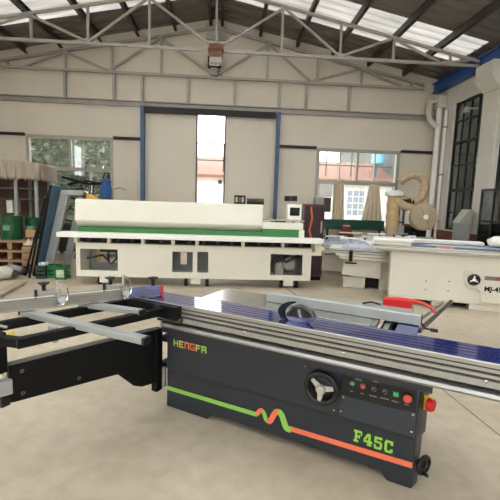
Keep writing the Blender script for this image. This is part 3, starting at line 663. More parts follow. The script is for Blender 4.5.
# black bracket at the front of the carriage that takes the cross-cut frame
bk = MB().box((-1.93, NF - .06, .765), (-1.48, NF, .856)).build('frame_bracket', BLACK, saw, bevel=.006)
q = L_n(157, 307, NF - .06); MB().torus((q.x, NF - .062, q.z), (0, 1, 0), .02, .006, 18, 6).cyl((q.x, NF - .066, q.z), (q.x, NF - .05, q.z), .012).build('lock_bolt', DSTEEL, bk)
MB().box((-1.60, NF - .045, .745), (-1.47, NF + .02, .775)).build('bracket_foot', DSTEEL, bk, bevel=.003)
# cast table, rip fence
tb = MB().box((-1.50, .103, .80), (-.30, .46, .86)).build('main_table', CAST, saw, bevel=.003)
MB().box((-.295, .108, .835), (-.27, .30, .858)).build('table_edge', ALU, saw)
MB().box((-.265, .10, .76), (-.05, .5, .80)).build('extension_bracket', BLACK, saw)
MB().box((-.23, .10, .80), (-.20, .32, .85)).build('table_edge', ALU, saw)
MB().box((-.16, .104, .80), (-.04, .33, .857)).build('extension_table', FILM, saw, bevel=.003)
rf = MB().prism([(.262, .862), (.322, .862), (.322, .925), (.27, .928), (.262, .92)], (-1.05, 0, 0), (0, 1, 0), (0, 0, 1), (1.015, 0, 0)).build('rip_fence', GREYM, saw, bevel=.002)
MB().box((-.037, .268, .868), (-.030, .316, .922)).build('end_cap', BLACKP, rf)
g = MB().tube([(-.03, .29, .87), (-.01, .25, .855), (.04, .25, .852)], .006, 8); g.cyl((.02, .25, .852), (.06, .25, .852), .011).build('lock_lever', BLACKP, rf)
q0 = L_z(420, 319, .8); q1 = L_z(451, 301.5, .8)
MB().cyl((q0.x + .01, .36, .8), (q1.x, q1.y, .8), .016).build('fence_bar', mat('dark_bar_steel', (120, 116, 110), .3, .8), saw)
MB().cyl((q0.x - .06, .36, .8), (q1.x - .06, q1.y - .1, .8), .012).build('fence_bar', ALU, saw)
fc = MB().prism([(-.52, .32), (-.10, .32), (-.10, .62), (-.33, .62), (-.5, .52)], (0, 0, .845), (1, 0, 0), (0, 1, 0), (0, 0, .04)).build('fence_carrier', GREYM, saw, bevel=.004)
MB().tube([(-.42, .5, .89), (-.36, .49, .91), (-.30, .5, .90)], .007, 8).build('lock_handle', BLACKP, fc)
rh = MB(); arc = []
for k in range(9):
    t = k / 8; px = 383 + (412 - 383) * t; q = L_n(px, 299.2 + 2.6 * t * t, .56); arc.append(q)
base = [Vector((q.x, .56, .865)) for q in arc]
vs = arc + base; vs += [v + Vector((0, .09, 0)) for v in vs]; k = 9
fs = [(i, i + 1, k + i + 1, k + i) for i in range(8)] + [(2 * k + i, 3 * k + i, 3 * k + i + 1, 2 * k + i + 1) for i in range(8)] + [(i, 2 * k + i, 2 * k + i + 1, i + 1) for i in range(8)] + [(k + i, k + i + 1, 3 * k + i + 1, 3 * k + i) for i in range(8)] + [(0, k, 3 * k, 2 * k), (k - 1, 3 * k - 1, 4 * k - 1, 2 * k - 1)]
rh.add(vs, fs).build('red_stop_housing', RED, saw, bevel=.003)
ap = [L_n(px, py, .6) for px, py in ((385, 298), (398, 298.6), (410, 300.4), (422, 303), (430, 307), (435, 312.5))]
MB().tube(ap, .011, 8).build('red_guard_bow', mat('orange_red_plastic', (206, 46, 36), .35), saw)
MB().tube([p + Vector((0, .05, -.012)) for p in ap], .009, 8).build('red_guard_bow', RED, saw)
# blade guard and riving knife over the blade
GN = -.06
def gp(pts): return [(lambda q: (q.x, max(q.z, .862)))(L_n(px, py, GN)) for px, py in pts]
gl = gp(curve([(286.5, 314), (290, 308.5), (295, 305), (301, 304.3), (307, 306.5), (312.5, 311), (317, 317)], 5))
b = MB(); k = len(gl); rows = []
for off, sc in ((-.022, .86), (-.013, .97), (0, 1.), (.013, .97), (.022, .86)):
    cx = sum(p[0] for p in gl) / k
    rows.append([Vector((cx + (p[0] - cx) * sc, GN + off, .862 + (p[1] - .862) * sc)) for p in gl])
vs = [v for r_ in rows for v in r_]; fs = [(r_ * k + i, r_ * k + (i + 1) % k, (r_ + 1) * k + (i + 1) % k, (r_ + 1) * k + i) for r_ in range(4) for i in range(k)] + [tuple(range(k - 1, -1, -1)), tuple(range(4 * k, 5 * k))]
bgd = b.add(vs, fs).build('blade_guard', mat('smoked_black_plastic', (20, 22, 28), .12, coat=.5), saw, smooth=50)
sk_ = [(lambda q: (q.x, max(q.z, .8615)))(L_n(px, py, GN)) for px, py in [(286.5, 314)] + [(317, 317)] + curve([(317, 317.3), (311, 321.5), (304, 324), (297, 323.5), (290, 319.5), (286.5, 314.5)], 4)]
tag(MB().prism(sk_, (0, GN - .016, 0), (1, 0, 0), (0, 0, 1), (0, .032, 0)).build('guard_reflection', FILM, bgd, smooth=50), 'blue reflection of the guard modelled as its lower half')  # solid blue half that copies the guard's reflection in the table film
kn = gp(curve([(288, 323), (281, 317.5), (278.5, 310), (282, 304.5), (288, 301.8), (296, 301.2)], 4) + curve([(296, 302.6), (289.5, 305.5), (285.5, 311), (287, 317), (294, 324)], 4))
MB().prism(kn, (0, GN - .008, 0), (1, 0, 0), (0, 0, 1), (0, .012, 0)).build('riving_knife', mat('blue_black_steel', (30, 34, 52), .25, .5), saw)
# cross-cut frame
def bar(p, q, w, h, nm, m, par=saw, z=None, bevel=.003): return MB().beam(p, q, w, h).build(nm, m, par, bevel=bevel)
V3 = Vector
bar((L_z(16, 343.5, .815).x, L_z(16, 343.5, .815).y, .815), (-1.60, -.22, .815), .05, .05, 'frame_tube', BLACK)
bar((-2.26, -1.22, .805), (-1.93, -.10, .815), .05, .05, 'frame_tube', BLACK)
bar((-2.3, -1.16, .812), (-1.80, -1.03, .812), .05, .046, 'frame_tube', BLACK)
a1 = bar((-2.20, -.78, .845), (-1.262, -.745, .845), .055, .034, 'stock_support', GREYM)
MB().beam((-1.264, -.745, .845), (-1.245, -.744, .845), .057, .037).build('end_cap', BLACKP, a1, bevel=.003)
MB().beam((-2.225, -.781, .845), (-2.198, -.78, .845), .05, .03).build('end_cap', BLACKP, a1, bevel=.003)
a2 = bar((-2.10, -.455, .845), (-1.625, -.385, .845), .055, .034, 'stock_support', GREYM)
MB().beam((-1.627, -.385, .845), (-1.608, -.382, .845), .057, .037).build('end_cap', BLACKP, a2, bevel=.003)
q = L_z(53, 333, .79); MB().box((q.x - .03, q.y - .012, .74), (q.x + .03, q.y + .012, .83)).build('support_bracket', GREYM, saw, bevel=.003)
q = L_z(6, 327, .86); MB().cyl(q + V3((-.3, -.03, 0)), q + V3((.02, 0, 0)), .008).build('length_rod', CHROME, saw)
q = L_z(11, 333, .84); MB().torus(q, (1, 0, .2), .011, .004, 16, 6).build('rod_collar', YEL, saw)
# fence
fd = V3((.467, .884, 0)).normalized(); fp = V3((.884, -.467, 0)); f1 = V3((-1.739, -.02, 0)); f0 = f1 - fd * 1.01
def F_(s, off=0, z=0): return f1 - fd * s + fp * off + V3((0, 0, z))
fe = MB()
for off, w, z, h in ((-.03, .05, .9, .062), (-.03, .056, .872, .008), (-.03, .056, .930, .008), (-.048, .02, .939, .012), (-.012, .014, .939, .012)):
    fe.beam(F_(1.75, off, z), F_(.26, off, z), w, h)
fe = fe.build('crosscut_fence', ALU, saw, bevel=.002)
MB().beam(F_(.262, -.032, .9), F_(.03, -.032, .9), .04, .055).beam(F_(.262, -.04, .932), F_(.03, -.04, .932), .022, .012).build('fence_extension', FILM2, fe, bevel=.002)
MB().beam(F_(.03, -.032, .9), F_(.005, -.032, .9), .05, .068).build('end_cap', mat('pinkish_red_plastic', (196, 66, 84), .45), fe, bevel=.004)
MB().beam(F_(1.75, .0, .945), F_(.26, .0, .945), .006, .004).build('highlight_strip', WHITE, fe)  # white strip paints the highlight along the fence top
def knob(b, o, r=.022, h=.03):
    b.cyl(o, o + V3((0, 0, h)), r * .55, seg=12)
    for k in range(5): a = k * 2 * PI / 5; b.ball(o + V3((r * math.cos(a), r * math.sin(a), h + .006)), r * .5, sz=.6, seg=10, rings=6)
    b.ball(o + V3((0, 0, h + .006)), r * .95, sz=.45, seg=14, rings=6)
def flip_stop(s, lab):
    o = F_(s, -.03, .945); st = MB().beam(o - fd * .075 + V3((0, 0, .016)), o + fd * .05 + V3((0, 0, .016)), .05, .032).build('flip_stop', ALU2, saw, bevel=.003)
    tag(st, lab)
    b = MB(); o2 = o - fd * .045 + V3((0, 0, .032)); b.cyl(o2, o2 + V3((0, 0, .03)), .011, seg=12); knob(b, o2 + V3((0, 0, .022)), .024, .018); b.build('star_knob', BLACKP, st)
    MB().cyl(o - fd * .09 + fp * .02 + V3((0, 0, -.01)), o - fd * .09 + fp * .02 + V3((0, 0, .045)), .009).build('lock_pin', BLACKP, st)
    c = o + fd * .03 + fp * .045
    bow = [c + fd * (x * 1.0) + V3((0, 0, z)) for x, z in ((0, -.062), (.028, -.058), (.05, -.03), (.056, .005), (.048, .045), (.026, .078), (.0, .096))]
    MB().tube(bow, .006, 8).build('flip_arm', CHROME, st)
    MB().beam(c + V3((0, 0, .1)), c + V3((0, 0, -.062)), .006, .016, fd).build('stop_blade', CHROME, st, bevel=.001)
    MB().lathe([(.024, 0), (.024, .006)], c + fd * .022 + V3((0, 0, -.03)), fp, 20).build('scale_lens', mat('pale_lens', (196, 200, 200), .15, .2), st)
    MB().beam(o + fd * .0 - fp * .01 + V3((0, 0, .024)), c + V3((0, 0, .012)), .03, .03).build('pivot_block', ALU2, st, bevel=.003)
flip_stop(.735, 'chrome flip stop with black knob on the left of the fence')
flip_stop(.335, 'chrome flip stop near the middle of the fence')
b = MB(); o = F_(.075, -.04, .938); b.cyl(o, o + V3((0, 0, .03)), .014); knob(b, o + V3((0, 0, .026)), .027, .024); b.build('clamp_knob', BLACKP, saw)
# hold-down shoe on the fence-side of the carriage
# ================================================================== THE EDGE BANDER
YE = 6.9
def E_(px, py): return at(px, py, YE)
hx0 = E_(74, 198).x; hx1 = E_(263.5, 202).x; gx1 = E_(304.5, 232).x
eb = thing('edge_banding_machine', 'long cream edge banding machine with a green band on its hood', 'edge bander', ((hx0 + gx1) / 2, YE, 0)); eo = -V3(eb.location)
def EB(b, n, m, parent=eb, **k): return b.shift(eo).build(n, m, parent, **k)
zh = E_(74, 198.5).z; zs = E_(74, 220).z; zg1 = E_(75, 226.5).z; zg0 = E_(75, 234).z
hood = MB().prism([(0.0, zs), (.03, zh - .02), (.08, zh), (.8, zh), (.8, zg1), (.16, zg1)], (hx0, YE, 0), (0, 1, 0), (0, 0, 1), (hx1 - hx0, 0, 0))
EB(hood, 'hood', CREAM, bevel=.015)
EB(MB().box((hx0 + .03, YE + .05, zg0), (hx1, YE + .8, zg1 - .002)), 'green_band', GREEN, bevel=.008)
EB(MB().box((hx1, YE + .03, E_(290, 229).z - .015), (gx1 - .02, YE + .7, E_(290, 223).z)), 'low_hood', CREAM, bevel=.012)
EB(MB().box((hx1 + .002, YE + .03, zg0 + .015), (E_(299, 232).x, YE + .7, E_(290, 229).z - .016)), 'green_band', GREEN, bevel=.008)
EB(MB().box((E_(299, 232).x + .002, YE, zg0 + .015), (gx1, YE + .7, E_(290, 229).z - .016)), 'end_block', CREAM, bevel=.008)
EB(MB().box((hx0 + .05, YE + .12, zg0 - .07), (gx1 - .1, YE + .6, zg0)), 'pressure_beam', BLACK)
tx0 = at(56, 235, YE - .2).x; tx1 = at(324, 241, YE - .2).x; ztb = at(56, 232, YE - .2).z
EB(MB().box((tx0, YE - .2, ztb - .085), (tx1, YE + .1, ztb)), 'conveyor_table', WHITE, bevel=.01)
zb1 = E_(78, 242.6).z; zb0 = E_(78, 275).z - .02; bx0 = E_(76, 260).x; bx1 = E_(311, 265).x
# base front with openings
def panel_holes(x0, x1, z0, z1, y0, y1, holes):
    b = MB(); xs = sorted({x0, x1, *[h[0] for h in holes], *[h[1] for h in holes]})
    for xa, xb in zip(xs, xs[1:]):
        xm = (xa + xb) / 2; hs = [h for h in holes if h[0] < xm < h[1]]; z = z0
        for h in hs: b.box((xa, y0, z), (xb, y1, h[2])); z = h[3]
        b.box((xa, y0, z), (xb, y1, z1))
    return b
hz = lambda x0, y0, x1, y1: (E_(x0, y1).x, E_(x1, y1).x, E_(x0, y1).z, E_(x0, y0).z)
holes = [hz(80.5, 248.6, 117.8, 270), hz(172, 251.5, 192.5, 272), hz(197, 251.7, 208, 272.5), hz(270, 254, 302, 275)]
EB(panel_holes(bx0, bx1, zb0, zb1, YE, YE + .02, holes), 'base_panel', CREAM, smooth=0)
EB(boxes(((bx0, YE + .02, zb0), (bx0 + .02, YE + .7, zb1)), ((bx1 - .02, YE + .02, zb0), (bx1, YE + .7, zb1)), ((bx0 + .02, YE + .02, zb0), (bx1 - .02, YE + .7, zb0 + .03)), ((bx0 + .02, YE + .02, zb1 - .03), (bx1 - .02, YE + .7, zb1))), 'base_frame', CREAM, smooth=0)
rear = [hz(84, 250, 122, 268), hz(176, 253, 183, 270)]
EB(panel_holes(bx0 + .02, bx1 - .02, zb0 + .03, zb1 - .03, YE + .66, YE + .69, rear), 'rear_panel', GREYF, smooth=0)
for px in (76, 109, 143, 173, 197, 243, 283, 316):
    x = E_(px, 244).x
    EB(MB().box((x - .03, YE - .02, zb1), (x + .03, YE + .1, ztb - .085)), 'table_bracket', CREAM, bevel=.005)
EB(MB().box((bx0 + .06, YE + .15, zb1), (bx1, YE + .5, ztb - .09)), 'feed_channel', BLACK)
for k in range(16):
    x = bx0 + .2 + k * (bx1 - bx0 - .4) / 15
    EB(MB().cyl((x, YE + .05, zb1 + .05), (x, YE + .14, zb1 + .05), .03, seg=12), 'feed_roller', DSTEEL)
# things seen inside the base openings
EB(MB().cyl((E_(291, 262).x, YE + .2, zb0 + .28), (E_(291, 262).x, YE + .55, zb0 + .28), .12), 'dust_fan', GREYF)
EB(MB().lathe([(.07, 0), (.1, .02), (.1, .25), (.07, .28)], (E_(281, 268).x, YE + .3, zb0 + .04)), 'motor', STEEL)
EB(MB().tube([(E_(273, 262).x, YE + .1, zb0 + .3), (E_(279, 259).x, YE + .12, zb0 + .42), (E_(287, 262).x, YE + .1, zb0 + .33), (E_(300, 259).x, YE + .15, zb0 + .45)], .025), 'air_hose', BLACKP)
EB(MB().tube([(E_(83, 262).x, YE + .2, zb0 + .3), (E_(98, 258).x, YE + .25, zb0 + .36), (E_(108, 266).x, YE + .2, zb0 + .2), (E_(117, 256).x, YE + .25, zb0 + .4)], .018), 'cable', BLACKP)
for px in (105, 195.5, 288):
    q = at(px, 281, YE + .05); x = q.x
    EB(MB().box((x - .09, YE + .02, .05), (x + .09, YE + .2, zb0)), 'foot', CREAM, bevel=.006)
for px in (100, 186, 207, 281, 296):
    x = at(px, 284, YE + .1).x
    w = EB(MB().cyl((x - .03, YE + .12, .068), (x + .03, YE + .12, .068), .068, seg=18), 'castor', RUBBER)
    EB(MB().box((x - .043, YE + .08, .06), (x - .032, YE + .16, zb0)).box((x + .032, YE + .08, .06), (x + .043, YE + .16, zb0)), 'castor_fork', STEEL, w)
# control box at the right end
p0 = E_(289, 204); p1 = E_(302, 220.5)
cb = EB(MB().box((p0.x, YE + .1, p1.z), (p1.x, YE + .24, p0.z)), 'control_box', WHITE, bevel=.01)
s0 = E_(291, 207.5); s1 = E_(300.5, 216); EB(MB().box((s0.x, YE + .094, s1.z), (s1.x, YE + .102, s0.z)), 'screen', mat('black_screen', (14, 14, 16), .15), cb)
x = (p0.x + p1.x) / 2; EB(MB().cyl((x, YE + .2, E_(290, 223).z), (x, YE + .2, p1.z), .03), 'control_post', STEEL)
q0 = E_(263, 218); q1 = E_(305, 221); EB(MB().beam((q0.x, YE + .06, q0.z - .03), (q1.x, YE + .06, q0.z - .04), .025, .025).cyl((q0.x + .2, YE + .06, q0.z - .14), (q0.x + .2, YE + .06, q0.z - .03), .012).cyl((q1.x - .06, YE + .06, q0.z - .14), (q1.x - .06, YE + .06, q0.z - .03), .012), 'hand_rail', STEEL)
EB(MB().cyl((E_(276, 221).x, YE + .2, E_(276, 222).z - .05), (E_(276, 221).x, YE + .2, E_(276, 222).z + .035), .07).box((E_(280, 221).x, YE + .12, E_(276, 222).z - .05), (E_(287, 221).x, YE + .3, E_(276, 222).z + .03)), 'feed_motor', DSTEEL)
# outfeed end
q0 = at(322, 247, YE); EB(MB().box((bx1 - .02, YE, zb1 - .13), (q0.x, YE + .4, zb1 - .06)).box((q0.x - .12, YE, zb1 - .06), (q0.x, YE + .4, ztb - .085)), 'outfeed_bracket', CREAM, bevel=.006)
EB(MB().beam((E_(315, 257).x, YE + .02, zb1 - .1), (E_(324, 250).x, YE + .02, zb1 + .02), .05, .05), 'outfeed_strut', CREAM)
# items lying on the hood
def on_hood(px0, px1, py0, nm, lab, cat, m, kind):
    a = E_(px0, 200).x; c = E_(px1, 200).x; z1 = E_(px0, py0).z
    t = thing(nm, lab, cat, ((a + c) / 2, YE + .25, zh + .001))
    h = max(.05, z1 - zh); w = (c - a) / 2
    if kind == 0:
        MB().box((-w, -.1, 0), (w, .1, h)).build('body', m, t, bevel=.006)
        for k in range(3): MB().box((-w * .8 + k * w * .55, -.104, h * .2), (-w * .8 + k * w * .55 + w * .38, -.099, h * .8)).build('face_plate', STEEL if k != 1 else RUST, t)
    else:
        MB().cyl((-w, 0, h * .5), (w, 0, h * .5), h * .5, seg=14).build('core', m, t)
        MB().tube([(-w * .9, -.1, .02), (-w * .3, -.13, .04), (w * .4, -.12, .03), (w * .95, -.08, .025)], .022).build('loose_cable', RUBBER, t)
on_hood(234.5, 246, 195, 'relay_box', 'dark little box with pale faces lying on the machine hood', 'box', BLACK, 0)
on_hood(247.5, 265, 198, 'cable_bundle', 'dark bundle of cable lying on the hood end', 'cable', DSTEEL, 1)
# sockets on the back wall
for px, lab in ((287.5, 'left dark wall plate of the pair right of the blue column'), (294, 'right dark wall plate of the pair right of the blue column')):
    q = at(px, 198.5, YB); t = thing('wall_socket', lab, 'socket', (q.x, YB - .03, q.z), 0, 'wall sockets')
    MB().box((-.1, 0, -.08), (.1, .03, .08)).build('plate', DSTEEL, t, bevel=.006)
    MB().box((-.06, -.008, -.045), (.06, .0, .045)).build('face', BLACKP, t)
# maroon cabinet behind the bander's right end
q0 = at(303.5, 204, 7.9); q1 = at(322, 238, 7.9)
t = thing('control_cabinet', 'dark maroon cabinet standing behind the right end of the edge bander', 'cabinet', ((q0.x + q1.x) / 2, 7.98, 0)); w = (q1.x - q0.x) / 2
MB().box((-w, -.2, .08), (w, .05, q0.z)).build('body', MAROON, t, bevel=.01)
MB().box((-w + .03, -.21, .12), (w - .03, -.2, q0.z - .04)).build('door', mat('dark_maroon', (44, 16, 20), .45), t, bevel=.004)
MB().box((-w + .02, -.18, 0), (w - .02, .04, .08)).build('plinth', BLACK, t)
MB().tube([(-.08, -.22, q0.z - .05), (-.05, -.24, 1.3), (-.1, -.24, 1.05), (-.02, -.24, .8)], .02).build('cable', mat('orange_cable', (206, 104, 60), .5), t)
MB().box((w - .08, -.24, 1.0), (w - .05, -.2, 1.25)).build('handle', STEEL, t)

# ================================================================== WHITE SAWS ON THE RIGHT
def text_mesh(s, size):
    cu = bpy.data.curves.new('txt', 'FONT'); cu.body = s; cu.size = size; cu.extrude = .002; cu.offset = .0035; cu.resolution_u = 2
    o = bpy.data.objects.new('txt', cu); C.objects.link(o); dg = bpy.context.evaluated_depsgraph_get(); me = bpy.data.meshes.new_from_object(o.evaluated_get(dg))
    b = MB(); b.add([(v.co.x, v.co.z * -1, v.co.y) for v in me.vertices], [tuple(p.vertices) for p in me.polygons])
    bpy.data.objects.remove(o); bpy.data.curves.remove(cu); return b
MJC = mat('shade_toned_cream_paint', (214, 206, 190), .42, var=.04, scale=2)  # cream paint with the saws' shade put into the colour
AM = R(-21); UM = Vector((math.cos(AM), math.sin(AM), 0)); NM = Vector((-math.sin(AM), math.cos(AM), 0)); PM = Vector((2.738, 6.088, 0))
def M_(px, py, n=0): q = at_plane(px, py, PM + NM * n, NM) - PM; return Vector((q.dot(UM), q.dot(NM), q.z))
YM = 0.0
ms = thing('panel_saw', 'cream panel saw with a black hand wheel and dark lettering, at the right edge', 'panel saw', PM, AM)
def MS(b, n, m, parent=ms, **k): return b.build(n, m, parent, **k)
cx0 = M_(390, 270).x; cz0 = M_(389, 296).z; cz1 = M_(392, 251).z
MS(MB().box((cx0, YM, cz0), (2.6, YM + .65, cz1)), 'cabinet', MJC, bevel=.008)
MS(MB().box((M_(432, 300).x, YM + .05, 0), (M_(450, 300).x, YM + .6, cz0)).box((M_(470, 300).x, YM + .02, 0), (2.5, YM + .6, cz0)), 'plinth', MJC, bevel=.006)
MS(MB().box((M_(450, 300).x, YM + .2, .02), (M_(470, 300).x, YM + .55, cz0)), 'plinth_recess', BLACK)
# stepped raised panel
st = [(464, 269.5), (464, 283), (466, 286.5), (469, 288), (474.5, 288.3), (478, 290), (479.5, 294), (479.5, 302), ]
pts = [M_(*p) for p in st]; pp = [(p.x, p.z) for p in pts]; pp += [(2.55, pp[-1][1]), (2.55, pp[0][1])]
rp_ = MS(MB().prism(pp, (0, YM - .045, 0), (1, 0, 0), (0, 0, 1), (0, .045, 0)), 'control_panel', MJC, bevel=.008)
q = M_(472.7, 278.8); 
wh = MS(MB().torus((q.x, YM - .09, q.z), (0, 1, 0), .075, .016, 28, 8).lathe([(.072, 0), (.05, .01), (.02, .014)], (q.x, YM - .07, q.z), (0, -1, 0)), 'hand_wheel', BLACKP)
b = MB()
for k in range(3): a = PI / 2 + k * 2 * PI / 3; b.beam((q.x, YM - .095, q.z), (q.x + .062 * math.cos(a), YM - .095, q.z + .062 * math.sin(a)), .018, .014, (0, 1, 0))
MS(b, 'spoke', WHITE, wh); MS(MB().cyl((q.x, YM - .11, q.z), (q.x, YM - .03, q.z), .024), 'hub', WHITE, wh)
q0 = M_(484, 275.5); q1 = M_(510, 281.5); MS(MB().box((q0.x, YM - .05, q1.z), (q1.x, YM - .044, q0.z)), 'control_strip', mat('grey_strip', (116, 104, 100), .4), rp_)
q0 = M_(496, 275.5); MS(MB().box((q0.x, YM - .052, q1.z + .012), (q0.x + .06, YM - .046, q1.z + .06)), 'red_button_strip', mat('dull_red', (150, 50, 50), .4), rp_)
q0 = M_(483, 290.3); MS(text_mesh('MJ-45', .105).shift((q0.x, YM - .046, q0.z)), 'lettering', BLACK, rp_, smooth=0)
b = MB()
for px, py in ((426, 281), (449, 281.5), (425.5, 289.5), (448, 291)): q = M_(px, py); b.cyl((q.x, YM - .006, q.z), (q.x, YM + .002, q.z), .011, seg=10)
MS(b, 'cover_screw', DSTEEL)
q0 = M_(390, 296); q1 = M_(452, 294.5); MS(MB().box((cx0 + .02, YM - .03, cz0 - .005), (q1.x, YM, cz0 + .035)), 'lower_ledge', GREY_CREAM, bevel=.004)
# layered table
z0 = cz1; tt = (('table_bed', .0, .025, MJC, -.25, 0), ('table_rail', .027, .045, ALU2, -.32, -.10), ('table_rail', .047, .065, MJC, -.3, -.08), ('table_rail', .067, .085, ALU2, -.25, -.06))
for za in (.0245, .0445, .0645): MS(MB().box((-.2, YM - .05, z0 + za), (2.68, YM + .6, z0 + za + .003)), 'table_slot', BLACK, smooth=0)
for nm, a, c, m_, xs, yo in tt: MS(MB().box((xs, YM + yo, z0 + a), (2.7, YM + .7, z0 + c)), nm, m_, bevel=.003)
MS(MB().box((-.2, YM - .04, z0 + .085), (2.7, YM + .72, z0 + .095)), 'table_top', CAST)
ZM = z0 + .096
def MW(u, n): q = PM + UM * u + NM * n; return (q.x, q.y)
def wrap(pts, z0, h, nm, lab, cat, m_, bulge=.02, n=10):
    # crumpled sheet: a lofted strip with small random heights, closed underneath
    a = V3((*pts[0], 0)); bb = V3((*pts[1], 0)); c = V3((*pts[2], 0)); d = V3((*pts[3], 0)); b = MB(); vs = []
    for i in range(n + 1):
        for j in range(n + 1):
            u, v = i / n, j / n; p = a.lerp(bb, u).lerp(d.lerp(c, u), v); e = min(u, 1 - u, v, 1 - v)
            vs.append((p.x, p.y, z0 + h * (min(1, e * 5) * .7 + .3) + random.uniform(-bulge, bulge) * min(1, e * 6)))
    k = len(vs); vs += [(v[0], v[1], z0 + .001) for v in vs]; fs = []
    for i in range(n):
        for j in range(n):
            q = i * (n + 1) + j; fs += [(q, q + 1, q + n + 2, q + n + 1), (k + q, k + q + n + 1, k + q + n + 2, k + q + 1)]
    ring = [j for j in range(n)] + [i * (n + 1) + n for i in range(n)] + [n * (n + 1) + n - j for j in range(n)] + [(n - i) * (n + 1) for i in range(n)]
    for i in range(len(ring)): fs.append((ring[i], ring[(i + 1) % len(ring)], k + ring[(i + 1) % len(ring)], k + ring[i]))
    o = b.add(vs, fs).build(nm, m_, smooth=60); return tag(o, lab, cat)
wrap([MW(.35, .14), MW(1.9, .14), MW(1.9, .66), MW(.35, .66)], ZM, .03, 'plastic_sheet', 'blue grey plastic sheet spread on the cream saw table', 'sheet', PAPER, .012)
t = thing('foam_wrapped_fence', 'long white foam wrapped fence lying across the cream saw table', 'fence', (*MW(.95, .36), ZM + .045), AM + R(2))
MB().box((-1.0, -.1, 0), (.45, .14, .06)).build('body', WRAP, t, bevel=.02)
MB().box((-.98, -.11, .03), (.43, -.1, .05)).build('tape', GREY_CREAM, t)
q = PM + UM * 1.62 + NM * .3
o = MB().ball((0, 0, .09), .14, 1.5, .8, .62, wob=.22, seg=18, rings=10).build('plastic_bundle', WRAP, loc=(q.x, q.y, ZM + .04), smooth=80); tag(o, 'crumpled bundle of white plastic on the right end of the saw table', 'plastic bundle')
t = thing('aluminium_profile', 'dark blue grey profile lying along the front of the saw table', 'profile', (*MW(1.0, .02), ZM + .001), AM); MB().box((-.75, -.03, 0), (1.3, .015, .025)).build('bar', mat('blue_grey_bar', (86, 94, 110), .35, .4), t); MB().box((-.35, -.034, -.0), (-.1, .019, .029)).build('tape', mat('pale_red_tape', (196, 120, 112), .5), t)
t = thing('wrapped_slab', 'cream slab with a shaded edge stacked on the left end of the saw table', 'slab', (*MW(-.0, .10), ZM + .001), AM)
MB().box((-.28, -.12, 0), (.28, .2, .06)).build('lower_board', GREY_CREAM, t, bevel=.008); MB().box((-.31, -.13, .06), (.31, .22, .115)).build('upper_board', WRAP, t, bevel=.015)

# second white saw behind, to the left
AN = R(-18); UN = Vector((math.cos(AN), math.sin(AN), 0)); NN = Vector((-math.sin(AN), math.cos(AN), 0)); PN = at_z(345, 287, 0)
def N_(px, py, n=0): q = at_plane(px, py, PN + NN * n, NN) - PN; return Vector((q.dot(UN), q.dot(NN), q.z))
YN = 0.0
s2 = thing('panel_saw', 'cream panel saw between the edge bander and the lettered saw', 'panel saw', PN, AN)
def S2(b, n, m, parent=s2, **k): return b.build(n, m, parent, **k)
ax0 = N_(342, 270).x; ax1 = N_(381, 270).x; az0 = N_(360, 277).z; az1 = N_(344, 257.5).z
S2(MB().prism([(ax0, az0 + .03), (ax0 + .03, az1), (ax1, az1), (ax1, az0)], (0, YN - .06, 0), (1, 0, 0), (0, 0, 1), (0, .5, 0)), 'cabinet', MJC, bevel=.008)
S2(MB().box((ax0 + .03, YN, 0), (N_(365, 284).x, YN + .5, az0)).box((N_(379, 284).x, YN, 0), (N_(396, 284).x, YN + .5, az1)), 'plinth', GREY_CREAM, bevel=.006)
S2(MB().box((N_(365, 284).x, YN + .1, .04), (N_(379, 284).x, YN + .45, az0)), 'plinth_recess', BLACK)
for k, (xa, dz, m_) in enumerate(((N_(340, 256).x, 0, GREY_CREAM), (N_(336, 253).x, .05, MJC), (N_(329, 250).x, .10, ALU2), (N_(330, 247).x, .15, MJC))):
    S2(MB().box((xa, YN - .2 + .04 * k, az1 + dz), (N_(432, 255).x, YN + .6, az1 + dz + .042)), 'table_rail', m_, bevel=.003)
S2(MB().box((N_(349, 256).x, YN - .22, az1 - .04), (N_(352.5, 256).x, YN - .1, az1 + .16)), 'rail_clamp', BLACK)
S2(MB().box((N_(345, 259).x, YN - .12, az1 - .1), (N_(357, 259).x, YN - .101, az1 - .07)), 'name_strip', BLACKP)
Z2 = az1 + .193
# third saw
AO = R(-15); UO = Vector((math.cos(AO), math.sin(AO), 0)); NO = Vector((-math.sin(AO), math.cos(AO), 0)); PO = at(319, 262, 8.5); PO.z = 0
def O_(px, py, n=0): q = at_plane(px, py, PO + NO * n, NO) - PO; return Vector((q.dot(UO), q.dot(NO), q.z))
YO = 0.0
s3 = thing('panel_saw', 'farther cream panel saw with a red marked edge behind the bander end', 'panel saw', PO, AO)
def S3(b, n, m, parent=s3, **k): return b.build(n, m, parent, **k)
bx_0 = O_(319, 262).x; bx_1 = O_(352, 262).x; bz0 = O_(330, 271).z; bz1 = O_(330, 252).z
S3(MB().box((bx_0, YO, bz0), (bx_1, YO + .6, bz1)), 'cabinet', MJC, bevel=.008)
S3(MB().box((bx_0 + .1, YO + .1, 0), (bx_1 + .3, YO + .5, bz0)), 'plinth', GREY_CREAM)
b = MB()
for k in range(7): q = O_(325 + k * 2.1, 253.7); b.box((q.x, YO - .004, q.z - .03), (q.x + .028, YO + .001, q.z + .012))
S3(b, 'red_marking', mat('dull_red', (150, 50, 50), .4), smooth=0)
for k in range(3): S3(MB().box((bx_0 - .1, YO - .15 + .05 * k, bz1 + .05 * k), (O_(430, 252).x, YO + .6, bz1 + .05 * k + .042)), 'table_rail', (MJC, ALU2, MJC)[k], bevel=.003)
Z3 = bz1 + .145
